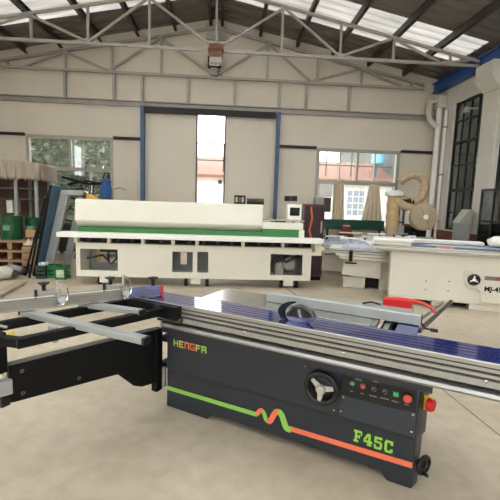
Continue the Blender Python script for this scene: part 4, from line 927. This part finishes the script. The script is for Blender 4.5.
# loose wrapped goods on the back tables
def on_saw(P, Uu, Nn, u, n): q = P + Uu * u + Nn * n; return (q.x, q.y)
B3 = (PO, UO, NO); B2 = (PN, UN, NN)
for base, u0, u1, n0, n1, zt_, lab, m_, h in (
        (B3, .05, .75, -.05, .5, Z3, 'grey blue paper sheets on the farthest cream saw table', PAPER, .14),
        (B3, .8, 1.45, -.05, .5, Z3, 'white foam sheets piled on the farthest saw table, left of the dust collector', WRAP, .22),
        (B3, 1.5, 2.2, -.02, .5, Z3, 'white plastic sheet piled at the foot of the dust collector', WRAP, .26),
        (B2, -.1, .45, -.1, .5, Z2, 'pale sheet of paper on the middle cream saw table', PAPER, .10),
        (B2, .5, 1.05, -.1, .5, Z2, 'white foam board heaped on the middle saw table', WRAP, .15),
        (B2, 1.1, 1.7, -.1, .5, Z2, 'long white plastic sheet on the right of the middle saw table', WRAP, .16)):
    wrap([on_saw(*base, u0, n0), on_saw(*base, u1, n0 - .02), on_saw(*base, u1 - .04, n1), on_saw(*base, u0 + .04, n1 + .03)], zt_, h, 'wrapping_sheet', lab, 'sheet', m_, .045)
for base, u, n, zt_, lab, ang in ((B3, .05, .3, Z3 + .16, 'dark clamp bar on the grey blue paper sheets', 12), (B3, 1.95, .3, Z3 + .28, 'dark clamp bar on the white plastic at the dust collector foot', -15), (B2, .8, .4, Z2 + .18, 'short dark clamp bar on the white foam board', 20)):
    x, y = on_saw(*base, u, n); t = thing('clamp_bar', lab, 'clamp bar', (x, y, zt_ + .012), R(ang)); MB().box((-.16, -.02, 0), (.16, .02, .03)).build('bar', BLACK, t); MB().cyl((.1, 0, .02), (.1, 0, .08), .02).build('knob', BLACKP, t)

STRIPC = (WRAP, GREY_CREAM, WRAP, ALU2)
for k, (base, u, n, z_, L_, a_) in enumerate(((B3, .35, .05, Z3 + .20, .5, 8), (B3, .7, .25, Z3 + .28, .6, -14), (B3, 1.25, .1, Z3 + .29, .5, 20), (B3, 1.65, .05, Z3 + .32, .45, -6),
        (B2, .1, .1, Z2 + .165, .5, -12), (B2, .45, .12, Z2 + .21, .5, 16), (B2, 1.0, .05, Z2 + .22, .6, -8), (B2, 1.4, .4, Z2 + .22, .5, 10))):
    x, y = on_saw(*base, u, n); t = thing('wrapped_strip', 'thin pale strip lying among the white clutter on the two rear saw tables', 'strip', (x, y, z_), R(a_), 'pale strips on the rear saw tables')
    MB().box((-L_ / 2, -.035, 0), (L_ / 2, .035, .03)).build('bar', STRIPC[k % 4], t, bevel=.004); MB().box((L_ / 2 - .06, -.037, -.001), (L_ / 2 - .02, .037, .032)).build('tape', mat('grey_tape', (110, 110, 116), .5), t)

# ================================================================== BY THE RIGHT WINDOW
# white box and grey conduit box at the left edge of the window
q0 = at(319, 184, 11.7); q1 = at(332, 197, 11.7)
t = thing('meter_box', 'white box hung at the left edge of the house window', 'box', ((q0.x + q1.x) / 2, 11.75, (q0.z + q1.z) / 2)); w = (q1.x - q0.x) / 2; h = (q0.z - q1.z) / 2
MB().box((-w, -.1, -h), (w, .2, h)).build('body', WHITE, t, bevel=.015); MB().box((-w + .03, -.108, -h + .03), (w - .03, -.1, h - .03)).build('door', WHITE, t, bevel=.004)
q0 = at(315.5, 197, 11.7); q1 = at(330, 212, 11.7)
t = thing('switch_cabinet', 'grey cabinet with a dark open front under the white box', 'cabinet', ((q0.x + q1.x) / 2, 11.72, 0)); w = (q1.x - q0.x) / 2
MB().box((-w, -.1, q1.z - .02), (0.02, .2, q0.z)).build('body', GREYF, t, bevel=.01); MB().box((.02, -.08, q1.z), (w, .2, q0.z - .01)).build('opening', mat('dark_interior', (60, 56, 52), .7), t)
MB().box((-.06, .05, 0), (.06, .2, q1.z - .02)).build('leg', GREYF, t)
# curtains
def drape(px, w_top, w_bot, lab):
    x = at(px, 200, 11.85).x; z1 = zr - .04; z0 = at(px, 219, 11.85).z - .25; b = MB(); nx, nz = 28, 14; vs = []
    for j in range(nz + 1):
        v = j / nz; z = z1 + (z0 - z1) * v; w = w_top + (w_bot - w_top) * (v ** .8)
        for i in range(nx + 1):
            u = i / nx * 2 - 1; vs.append((x + u * w, 11.86 + .045 * math.sin(u * 13 + v) - .02 * v, z))
    k = len(vs); vs += [(v[0], v[1] + .012, v[2]) for v in vs]; fs = []
    for j in range(nz):
        for i in range(nx): a = j * (nx + 1) + i; fs += [(a, a + 1, a + nx + 2, a + nx + 1), (k + a, k + a + nx + 1, k + a + nx + 2, k + a + 1)]
    o = b.add(vs, fs).build('curtain', BEIGE, smooth=80); tag(o, lab, 'curtain', 'window curtains')
drape(339, .13, .22, 'beige curtain gathered beside the white box at the window')
drape(373.5, .14, .36, 'beige curtain flaring downwards near the dust collector')
q0 = at(324, 219, 11.6); q1 = at(384, 229, 11.6)
t = thing('green_board', 'long dark green board standing below the house window', 'board', ((q0.x + q1.x) / 2, 11.62, 0)); w = (q1.x - q0.x) / 2
MB().box((-w, -.02, q1.z - .05), (w, .02, q0.z)).build('panel', DGREEN, t)
for lx in (-w + .1, w - .16): MB().box((lx, -.02, 0), (lx + .06, .02, q1.z - .05)).build('leg', DGREEN, t)
q = at(346.5, 233, 11.2); 
t = thing('brown_sack', 'red brown pointed sack in front of the dark green board', 'sack', (q.x, 11.25, 0)); MB().lathe([(.2, 0), (.24, .3), (.22, .7), (.12, .98), (.03, 1.08)], seg=14).build('body', mat('red_brown_cloth', (112, 52, 42), .85, var=.15), t); MB().torus((0, 0, 1.0), (0, 0, 1), .11, .015, 14, 6).build('tie', BEIGE, t)
# dust collector
dc = thing('dust_collector', 'tan dust collector with filter bag, round blower and looping hose', 'dust collector', (at(395, 236, 9.4).x, 9.4, 0)); do = -V3(dc.location)
def D_(px, py, Y=9.4): return at(px, py, Y)
def DC(b, n, m, parent=dc, **k): return b.shift(do).build(n, m, parent, **k)
q = D_(391, 236); qt = D_(391, 196); 
b = MB(); seg = 24; prof_ = []
for k in range(13): prof_.append((.16 + .012 * math.sin(k * 2.1), 0 + k * (qt.z - .62) / 12))
DC(MB().lathe(prof_, (q.x, 9.4, .62), seg=seg), 'filter_bag', mat('filter_cloth', (188, 160, 122), .85, var=.1, scale=8))
DC(MB().lathe([(.2, 0), (.22, .03), (.22, .1), (.1, .15)], (q.x, 9.4, qt.z)), 'top_cap', WHITE)
DC(MB().lathe([(.2, 0), (.2, .5), (.18, .55)], (q.x, 9.4, .06)), 'waste_drum', mat('brown_drum', (120, 66, 54), .6))
q1 = D_(402, 236); 
b = MB()
for dx in (-.06, .16):
    for dy in (-.12, .14): b.box((q1.x + dx - .018, 9.4 + dy - .018, 0), (q1.x + dx + .018, 9.4 + dy + .018, D_(402, 200).z))
for z in (.4, .9, 1.2): b.box((q1.x - .08, 9.26, z), (q1.x + .18, 9.56, z + .03))
DC(b, 'stand', DSTEEL, smooth=0)
q2 = D_(402, 203); DC(MB().cyl((q2.x - .12, 9.35, q2.z), (q2.x + .16, 9.35, q2.z), .13).lathe([(.05, 0), (.09, .02), (.09, .2)], (q2.x + .05, 9.3, q2.z - .2)), 'motor', BLACKP)
DC(MB().box((q2.x - .1, 9.25, .93), (q2.x + .04, 9.4, 1.15)), 'switch_box', GREYF, bevel=.01)
hp = [(399, 197), (405, 200), (413, 202), (420, 199), (424, 191), (423.5, 182), (419, 176.5), (412, 175), (405, 178), (400, 182)]
hpts = [D_(px, py, 9.35 + .02 * i) for i, (px, py) in enumerate(hp)]
# smooth the hose path
def smooth_path(P, n=5):
    out = []; K = [P[0]] + P + [P[-1]]
    for i in range(1, len(K) - 2):
        for k in range(n):
            t = k / n; a, b_, c_, d = K[i - 1], K[i], K[i + 1], K[i + 2]
            out.append((b_ * 2 + (c_ - a) * t + (a * 2 - b_ * 5 + c_ * 4 - d) * t * t + (b_ * 3 - a - c_ * 3 + d) * t ** 3) * .5)
    return out + [P[-1]]
sp_ = smooth_path(hpts, 8)
DC(MB().tube(sp_, [.105 + .007 * math.sin(i * 2.4) for i in range(len(sp_))], 14), 'hose', TAN)
hp2 = smooth_path([D_(395, 199, 9.3), D_(403, 205, 9.25), D_(411, 208, 9.2), D_(418, 209, 9.2)], 8)
DC(MB().tube(hp2, .1, 14), 'hose', TAN)
q3 = D_(424, 217, 8.9)
bl = DC(MB().lathe([(.1, 0), (.30, .02), (.33, .06), (.33, .18), (.30, .22), (.1, .24)], (q3.x, 8.83, q3.z), (0, 1, 0), 32), 'blower', mat('tan_blower', (176, 156, 128), .5, var=.08))
b = MB()
for k in range(6): a = k * PI / 3; b.beam((q3.x + .05 * math.cos(a), 8.825, q3.z + .05 * math.sin(a)), (q3.x + .28 * math.cos(a), 8.825, q3.z + .28 * math.sin(a)), .02, .02, (0, 1, 0))
DC(b, 'guard_rib', STEEL, bl); DC(MB().cyl((q3.x, 8.80, q3.z), (q3.x, 8.86, q3.z), .06), 'hub', WHITE, bl)
q4 = D_(411, 215, 9.2); DC(MB().box((q4.x - .12, 9.1, q4.z - .22), (q4.x + .1, 9.35, q4.z + .1)), 'white_duct', WHITE, bevel=.02)
q5 = D_(409, 227, 9.2); q6 = D_(421, 243, 9.2); DC(MB().box((q5.x, 9.1, 0), (q6.x + .06, 9.5, q5.z)), 'blower_stand', BLACK, bevel=.01)
DC(MB().box((q5.x - .02, 9.08, q5.z), (q6.x + .08, 9.52, q5.z + .05)), 'stand_top', BROWN)
# control desk by the right wall
q0 = at(458, 223, 9.6); 
t = thing('control_desk', 'grey control desk with a sloping top by the white pillar', 'control desk', (q0.x + .12, 9.65, 0))
MB().box((-.13, -.15, .75), (.17, .15, q0.z)).build('cabinet', GREYF, t, bevel=.01)
MB().prism([(-.16, 0), (.19, 0), (.19, .36), (.08, .36)], (0, -.16, q0.z), (1, 0, 0), (0, 0, 1), (0, .32, 0)).build('desk_top', mat('grey_beige_paint', (168, 164, 150), .5), t, bevel=.01)
MB().cyl((.02, 0, 0), (.02, 0, .75), .05).cyl((.02, 0, 0), (.02, 0, .02), .18).build('pedestal', GREYF, t)
# loose steel leaf leaning by the pillar
q0 = at_x(484, 189, 6.2); 
t = thing('glazed_screen', 'black steel glazed leaf standing in front of the right end window', 'frame', (6.22, q0.y - .35, 0))
hz_ = q0.z; b = MB(); w = .42
for y in (-w, -.02, w): b.box((-.02, y - .025, 0), (.02, y + .025, hz_))
for z in (0.02, .6, 1.3, hz_ - .05): b.box((-.02, -w + .025, z), (.02, w - .025, z + .05))
b.build('bars', FRD, t, smooth=0)
MB().box((-.004, -w + .02, .05), (.004, w - .02, hz_ - .02)).build('glass', GLASSD, t, smooth=0)

# ================================================================== THE LEFT CORNER
# rack with a dusty sheet over its top
YR = 9.25
def R_(px, py, Y=YR): return at(px, py, Y)
rx0 = R_(-30, 180).x; rx1 = R_(36, 180).x; zrt = R_(20, 166).z; zrb = R_(20, 179.5).z
rk = thing('storage_rack', 'tall rack in the left corner with a dusty plastic sheet over its top', 'rack', ((rx0 + rx1) / 2, YR + .4, 0)); ro = -V3(rk.location)
def RK(b, n, m, parent=rk, **k): return b.shift(ro).build(n, m, parent, **k)
for x in (rx0 + .05, R_(14, 200).x, rx1 - .05):
    for y in (YR + .1, YR + .75): RK(MB().box((x - .03, y - .03, 0), (x + .035, y + .035, zrt - .03)), 'post', GREYF, smooth=0)
for z in (.25, 1.46, 1.72): RK(MB().box((rx0, YR + .12, z), (rx1 - .1, YR + .8, z + .035)), 'shelf', mat('dark_wood', (96, 76, 60), .7, var=.2, scale=8))
RK(MB().box((rx0, YR + .805, .3), (rx1 - .02, YR + .83, zrt - .2)), 'rack_shade_board', mat('dark_wood', (96, 76, 60), .7, var=.2, scale=8))  # dark panel added to deepen the shade inside the rack
RK(MB().box((R_(3, 210).x, YR + .15, 1.16), (R_(9, 210).x, YR + .5, 1.45)), 'board', PLASTER)
# sheet
b = MB(); nx, nz = 30, 6; vs = []
for j in range(nz + 1):
    for i in range(nx + 1):
        u = i / nx; x = rx0 - .1 + (rx1 - rx0 + .2) * u; v = j / nz
        vs.append((x, YR - .02 + .06 * math.sin(i * 1.7) * v, zrt + .18 - .1 * u + (zrb - zrt - .18 + .1 * u) * v + .03 * math.sin(i * 2.3) * v))
k = len(vs); 
for i in range(nx + 1): u = i / nx; vs.append((rx0 - .1 + (rx1 - rx0 + .2) * u, YR + .85, zrt + .12 - .1 * u))
fs = [(j * (nx + 1) + i, j * (nx + 1) + i + 1, (j + 1) * (nx + 1) + i + 1, (j + 1) * (nx + 1) + i) for j in range(nz) for i in range(nx)] + [(i, k + i, k + i + 1, i + 1) for i in range(nx)]
# right side fall
s0 = len(vs)
for j in range(nz + 1):
    v = j / nz
    for y in (YR - .02, YR + .4, YR + .85): vs.append((rx1 + .1 + .03 * math.sin(y * 9) * v, y, zrt + .08 + (zrb - zrt - .1) * v))
fs += [(s0 + j * 3 + i, s0 + j * 3 + i + 1, s0 + (j + 1) * 3 + i + 1, s0 + (j + 1) * 3 + i) for j in range(nz) for i in range(2)]
sh = MB().add(vs, fs).build('plastic_cover', TARP, smooth=60); tag(sh, 'dusty translucent plastic sheet draped over the tall corner rack', 'plastic sheet')
sol = sh.modifiers.new('thick', 'SOLIDIFY'); sol.thickness = .012
# wooden pallets carrying the drums
zd = R_(12, 239, 8.5).z
pt = thing('wooden_pallet', 'weathered wooden pallet stack under the two green drums', 'pallet', (-4.62, 8.75, 0))
for k in range(3):
    z = k * zd / 3
    for x in (-.4, 0, .4): MB().box((x - .05, -.4, z), (x + .05, .4, z + zd / 3 - .06)).build('bearer', WOOD, pt)
    MB().box((-.5, -.42, z + zd / 3 - .06), (.5, .42, z + zd / 3 - .012)).build('deck', WOOD, pt, bevel=.004)
def drum(x, y, r, h, lab):
    t = thing('steel_drum', lab, 'drum', (x, y, zd - .011), 0, 'green drums')
    MB().lathe([(r * .97, 0), (r, .015), (r, h * .32), (r * 1.04, h * .335), (r, h * .35), (r, h * .65), (r * 1.04, h * .665), (r, h * .68), (r, h - .015), (r * 1.02, h - .008), (r * 1.02, h), (r * .95, h), (r * .94, h - .012), (.001, h - .012)], seg=28).build('body', DRUMG, t)
    MB().cyl((r * .5, -.05, h - .012), (r * .5, -.05, h + .012), .03).build('bung', STEEL, t)
    MB().box((-.08, -r - .004, h * .40), (.06, -r + .03, h * .60)).build('label_sticker', mat('pale_green_label', (96, 150, 104), .5), t)
q = R_(12, 225, 8.6); drum(q.x, 8.6, .205, R_(12, 215, 8.6).z - zd, 'green steel drum on the pallet stack, the nearer of two')
q = R_(27.5, 225, 8.85); drum(q.x + .12, 8.93, .2, R_(12, 216, 8.9).z - zd, 'green steel drum half hidden behind its twin on the pallets')
# plank crate and paper rolls right of the drums
q0 = R_(21, 243, 7.9); q1 = R_(38, 262, 7.9)
cr = thing('wooden_crate', 'low crate of brown planks to the right of the drums', 'crate', ((q0.x + q1.x) / 2, 8.1, 0)); w = (q1.x - q0.x) / 2
for k in range(4): MB().box((-w, -.19, k * .14), (w, -.16, k * .14 + .125)).build('plank', WOOD, cr, bevel=.004)
MB().box((-w, -.16, .03), (-w + .03, .2, .54)).box((w - .03, -.16, .03), (w, .2, .54)).box((-w + .03, .17, .03), (w - .03, .2, .54)).box((-w + .03, -.16, .03), (w - .03, .17, .06)).box((-w + .03, -.16, .5), (w - .03, .17, .53)).build('box', WOOD, cr)
q = R_(32.5, 232, 8.1)
wrap([(q.x - .13, 7.96), (q.x + .13, 7.96), (q.x + .12, 8.26), (q.x - .12, 8.26)], .565, .09, 'waste_paper', 'loose pale paper and offcuts heaped on the plank crate', 'paper', mat('pale_paper', (206, 190, 168), .8, var=.15, scale=10), .06)
t = thing('cardboard_box', 'tan cardboard box on the heap right of the drums', 'box', (q.x - .01, 8.12, .725), R(14)); MB().box((-.1, -.12, 0), (.1, .12, .16)).build('body', CARTON, t, bevel=.006); MB().prism([(0, 0), (.1, .05), (.1, .06), (0, .012)], (-.01, -.12, .16), (1, 0, 0), (0, 0, 1), (0, .24, 0)).build('flap', CARTON, t)
q = R_(42, 214, 8.9); t = thing('white_funnel', 'small white funnel shade hanging at the window beside the rack', 'funnel', (q.x, 11.6, at(42, 197, 11.6).z)); MB().lathe([(.03, .22), (.06, .2), (.14, 0)], seg=18).build('cone', WHITE, t); MB().cyl((0, 0, .2), (0, 0, zt - at(42, 197, 11.6).z + .3), .01).build('cord', BLACKP, t)
# sacks on the floor
for px, Y, s, lab in ((-2, 7.2, .85, 'grey white sack lying on the floor at the left edge'), (11, 7.62, .7, 'grey sack with a dark end behind the left edge sack')):
    q = at(px, 268, Y)
    t = thing('filled_sack', lab, 'sack', (q.x, Y, .0), R(20))
    MB().ball((0, 0, .15 * s), .25 * s, 1.25, .8, .62, wob=.08, seg=20, rings=12).build('body', SACK if s > .8 else mat('grey_sack', (150, 148, 142), .8, var=.15), t, smooth=80)
    MB().ball((.3 * s, 0, .12 * s), .09 * s, 1, 1.2, 1., wob=.1).build('tied_end', mat('dark_sack', (60, 60, 58), .8), t, smooth=80)
q0 = at_z(-2, 293, .06); q1 = at_z(21, 281, .06)
t = thing('floor_plank', 'pale timber plank lying on the floor at the left edge', 'plank', ((q0.x + q1.x) / 2, (q0.y + q1.y) / 2, 0), math.atan2(q1.y - q0.y, q1.x - q0.x)); MB().box((-.75, -.08, .02), (.52, .08, .06)).build('board', mat('pale_timber', (172, 156, 132), .7, var=.12), t, bevel=.004); MB().box((-.5, -.08, 0), (-.44, .08, .02)).box((.3, -.08, 0), (.36, .08, .02)).build('batten', WOOD, t)
# bottle crates
def bottle_crate(px, Y, lab, m_, full, w=.15):
    q = at(px, 272, Y); t = thing('bottle_crate', lab, 'crate', (q.x, Y, 0), 0, 'bottle crates')
    h = .24; b = MB(); b.box((-w, -.13, 0), (w, .13, .02))
    for z in (.02, .09, .16, h - .03):
        b.box((-w, -.13, z), (w, -.12, z + .04)); b.box((-w, .12, z), (w, .13, z + .04)); b.box((-w, -.12, z), (-w + .01, .12, z + .04)); b.box((w - .01, -.12, z), (w, .12, z + .04))
    for x in (-w, -w * .33, w * .33, w - .012): b.box((x, -.132, 0), (x + .012, -.12, h))
    b.build('box', m_, t, smooth=0)
    return q, t
CG = mat('green_crate_plastic', (30, 104, 58), .4)
q, t = bottle_crate(43.7, 7.5, 'black crate of dark bottles with white caps on the floor', mat('dark_crate', (34, 50, 42), .5), True, .09)
for i in range(4):
    for j in range(2):
        bt = thing('glass_bottle', 'dark bottle with a white cap in the black crate', 'bottle', (q.x - .0555 + .037 * i, 7.5 - .05 + .1 * j, .021), 0, 'bottles in the black crate')
        MB().lathe([(.014, 0), (.016, .01), (.016, .14), (.01, .2), (.01, .25)], seg=12).build('glass', mat('bottle_glass', (28, 40, 30), .15), bt); MB().lathe([(.015, .225), (.015, .275), (.01, .28)], seg=12).build('cap', WHITE, bt)
bottle_crate(54.6, 7.57, 'plain green plastic crate between the bottle crate and the printed crate', CG, False, .082)
q, t = bottle_crate(63, 7.45, 'green crate with a pale printed patch, nearest the machine base', CG, False, .095)
MB().box((-.07, -.137, .05), (.07, -.133, .19)).build('printed_patch', mat('pale_patch', (186, 196, 168), .6, var=.5, scale=30), t)
# black tube stand on the floor
q0 = at_z(18, 271, .02); 
t = thing('tube_stand', 'black metal tube stand lying in front of the wooden crate', 'stand', (q0.x - .12, 7.83, 0))
MB().tube([(-.1, 0, .016), (.15, -.02, .06), (.42, 0, .16), (.5, .0, .2)], .016).tube([(.42, 0, .16), (.44, .03, .012)], .013).tube([(.42, 0, .15), (.3, -.02, .012)], .012).build('tube', BLACK, t)
MB().ball((.42, 0, .16), .028).build('joint', BLACKP, t)
# leaning frames and boards left of the bander
YL = 7.8
def lean(b0, t0, w, th, nm, lab, cat, m_, edge=None):
    # a board standing on its lower edge and leaning: b0 foot, t0 top, width along Y
    t = thing(nm, lab, cat, b0); d = V3(t0) - V3(b0); b = MB().beam((0, 0, 0), d, w, th, (1, 0, 0)); return t, b, d
q0 = at(47, 256, YL); q1 = at(66, 191, YL)
t = thing('steel_trestle', 'pale grey steel frame leaning beside the left end of the edge bander', 'frame', (q0.x, YL, 0)); d = V3((q1.x - q0.x, 0, q1.z))
MB().beam((0, 0, .02), d, .09, .16, (1, 0, 0)).build('upright', GREYF, t, bevel=.004)
MB().beam((.0, .9, .02), d + V3((0, .9, 0)), .09, .14, (1, 0, 0)).build('upright', GREYF, t, bevel=.004)
MB().beam(d + V3((-.02, -.04, -.03)), d + V3((.36, -.04, -.02)), .1, .09).build('head_bar', GREYF, t, bevel=.004)
MB().beam(d + V3((0, -.04, -.04)), d + V3((0, .95, -.04)), .09, .09).build('head_bar', GREYF, t, bevel=.004)
MB().beam((.36 + d.x, -.04, d.z - .02), (.55 + d.x * .8, -.04, .06), .05, .05, (0, 1, 0)).build('stay', DSTEEL, t)
q0 = at(41, 256, YL); q1 = at(58, 186, YL); t = thing('leaning_board', 'blue board leaning to the left of the pale grey frame', 'board', (q0.x, YL + .1, 0)); d = V3((q1.x - q0.x, 0, q1.z))
bl_ = MB().beam((0, 0, .02), d, .7, .03, (1, 0, 0)); bl_.build('panel', TEAL, t, bevel=.003); MB().beam((-.02, -.36, .02), d + V3((-.02, -.36, 0)), .03, .05, (1, 0, 0)).build('edge_strip', BLACK, t)
for k, (pa, pb, dy, lab) in enumerate((((37, 258), (53, 196), .0, 'thin black pipe leaning just left of the blue board'), ((33, 262), (51, 205), .25, 'shorter black pipe leaning farthest from the grey frame'))):
    q0 = at(*pa, YL + dy - .1); q1 = at(*pb, YL + dy - .1); t = thing('leaning_pipe', lab, 'pipe', (q0.x, YL + dy - .42, 0), 0, 'leaning pipes'); d = V3((q1.x - q0.x, 0, q1.z))
    MB().tube([(0, 0, .012), d], .02).build('tube', BLACK, t); MB().cyl(d * .97, d * 1.0, .026).build('end_collar', DSTEEL, t)
# yellow board and bicycle behind the hood
q0 = at(80, 193.5, 8.0); q1 = at(97, 200, 8.0); t = thing('yellow_board', 'yellow board standing behind the left end of the machine hood', 'board', ((q0.x + q1.x) / 2, 8.1, 0)); w = (q1.x - q0.x) / 2
MB().prism([(-w, 0), (w, 0), (w, q1.z + .02), (w * .1, q0.z), (-w * .8, q0.z - .02), (-w, q1.z)], (0, 0, 0), (1, 0, 0), (0, 0, 1), (0, .03, 0)).build('panel', YBOARD, t); MB().box((-w, .03, .3), (w, .06, .36)).build('batten', WOOD, t)
YK = 10.75
q = at(88, 184, YK); zk = 1.04; s = 1.0; zbench = q.z - zk
bn = thing('work_bench', 'dark work bench behind the machine hood that carries the bicycle', 'bench', (q.x, YK, 0))
MB().box((-.95, -.3, zbench - .06), (.95, .3, zbench - .001)).build('bench_top', mat('dark_wood', (96, 76, 60), .7, var=.2, scale=8), bn, bevel=.005)
MB().box((-.85, -.25, .12), (.85, .25, zbench - .06)).build('cupboard', DSTEEL, bn)
for lx in (-.88, .8):
    for ly in (-.27, .19): MB().box((lx, ly, 0), (lx + .08, ly + .08, zbench - .06)).build('leg', DSTEEL, bn)
bk_ = thing('bicycle', 'bicycle standing on the bench below the tree window', 'bicycle', (q.x, YK, zbench))
for x in (-.52, .52):
    w_ = MB().torus((x * s, 0, .34 * s), (0, 1, 0), .32 * s, .02, 32, 8).build('wheel', RUBBER, bk_)
    b = MB()
    for k in range(12): a = k * PI / 6; b.cyl((x * s, 0, .34 * s), (x * s + .31 * s * math.cos(a), 0, .34 * s + .31 * s * math.sin(a)), .002, seg=4)
    b.build('spoke', CHROME, w_); MB().cyl((x * s, -.05, .34 * s), (x * s, .05, .34 * s), .025).build('hub', CHROME, w_)
K = lambda x, z: (x * s, 0, z * s)
MB().tube([K(-.52, .34), K(-.08, .3), K(.36, .78)], .018).tube([K(-.08, .3), K(-.2, .82)], .018).tube([K(-.18, .74), K(.34, .82)], .018).tube([K(-.52, .34), K(-.18, .72)], .012).build('frame', DSTEEL, bk_)
MB().tube([K(.32, .95), K(.36, .8), K(.52, .34)], .017).build('fork', DSTEEL, bk_)
MB().tube([(.28 * s, -.3, zk + .0), (.36 * s, -.25, zk - .03), (.32 * s, 0, zk - .06), (.36 * s, .25, zk - .03), (.28 * s, .3, zk)], .014).build('handlebar', DSTEEL, bk_)
MB().ball(K(-.22, .9), .11 * s, 1.2, .7, .45).build('saddle', BLACKP, bk_)
MB().torus(K(-.08, .3), (0, 1, 0), .09 * s, .01, 20, 6).beam(K(-.08, .3), (.02 * s, -.06, .16 * s), .012, .02).build('crank', STEEL, bk_)
MB().tube([(-.5 * s, 0, .8 * s), (-.2 * s, -.05, .74 * s)], .012).box((-.68 * s, -.08, .78 * s), (-.3 * s, .08, .80 * s)).build('carrier', STEEL, bk_)
q = at(62, 179, 9.9); t = thing('tool_handles', 'tangle of dark tool handles propped above the grey frame', 'tools', (q.x + .42, 9.9, 0))
b = MB(); zz = q.z
for k in range(5):
    x0_, x1_ = random.uniform(-.35, .1), random.uniform(.0, .75); b.tube([(x0_, .02 * k, .01), (x1_ - .3 + .1 * k, .04 * k, zz - .05 + .03 * (k % 3))], .014, 8)
b.build('handle', DSTEEL, t)
b = MB(); b.tube([(-.42, 0, zz + .05), (-.1, .02, zz - .03), (.25, .02, zz - .1), (.6, .04, zz - .06)], .03, 8).tube([(-.3, .05, zz - .12), (.2, .05, zz - .02), (.65, .05, zz - .13)], .022, 8); b.build('head_bar', BLACK, t)
q = at(106, 188, 8.9)
t = thing('blue_bag', 'blue cloth bag hung on a post behind the machine hood', 'bag', (q.x, 8.9, 0)); z = q.z
MB().lathe([(.06, -.26), (.12, -.22), (.13, -.05), (.1, .1), (.12, .16), (.04, .22)], (0, 0, z), seg=9).build('body', BLUEB, t); MB().cyl((0, .12, 0), (0, .12, z + .3), .025).build('post', DSTEEL, t)
MB().tube([(-.06, 0, z + .22), (-.03, .05, z + .34), (.05, .06, z + .34), (.08, 0, z + .2)], .018).build('strap', BLACK, t)
MB().tube([(.1, .12, z - .02), (.3, .1, z + .03), (.42, .1, z - .03)], .02).build('side_bar', STEEL, t)

# ================================================================== LIGHT
w = bpy.data.worlds.new('world'); scene.world = w; w.use_nodes = True
bg = w.node_tree.nodes['Background']; bg.inputs['Color'].default_value = (.93, .97, 1.0, 1); bg.inputs['Strength'].default_value = 6.0
scene.view_settings.view_transform = 'Standard'; scene.view_settings.look = 'None'; scene.view_settings.gamma = 1; scene.view_settings.use_curve_mapping = False
scene.view_settings.exposure = 0.25
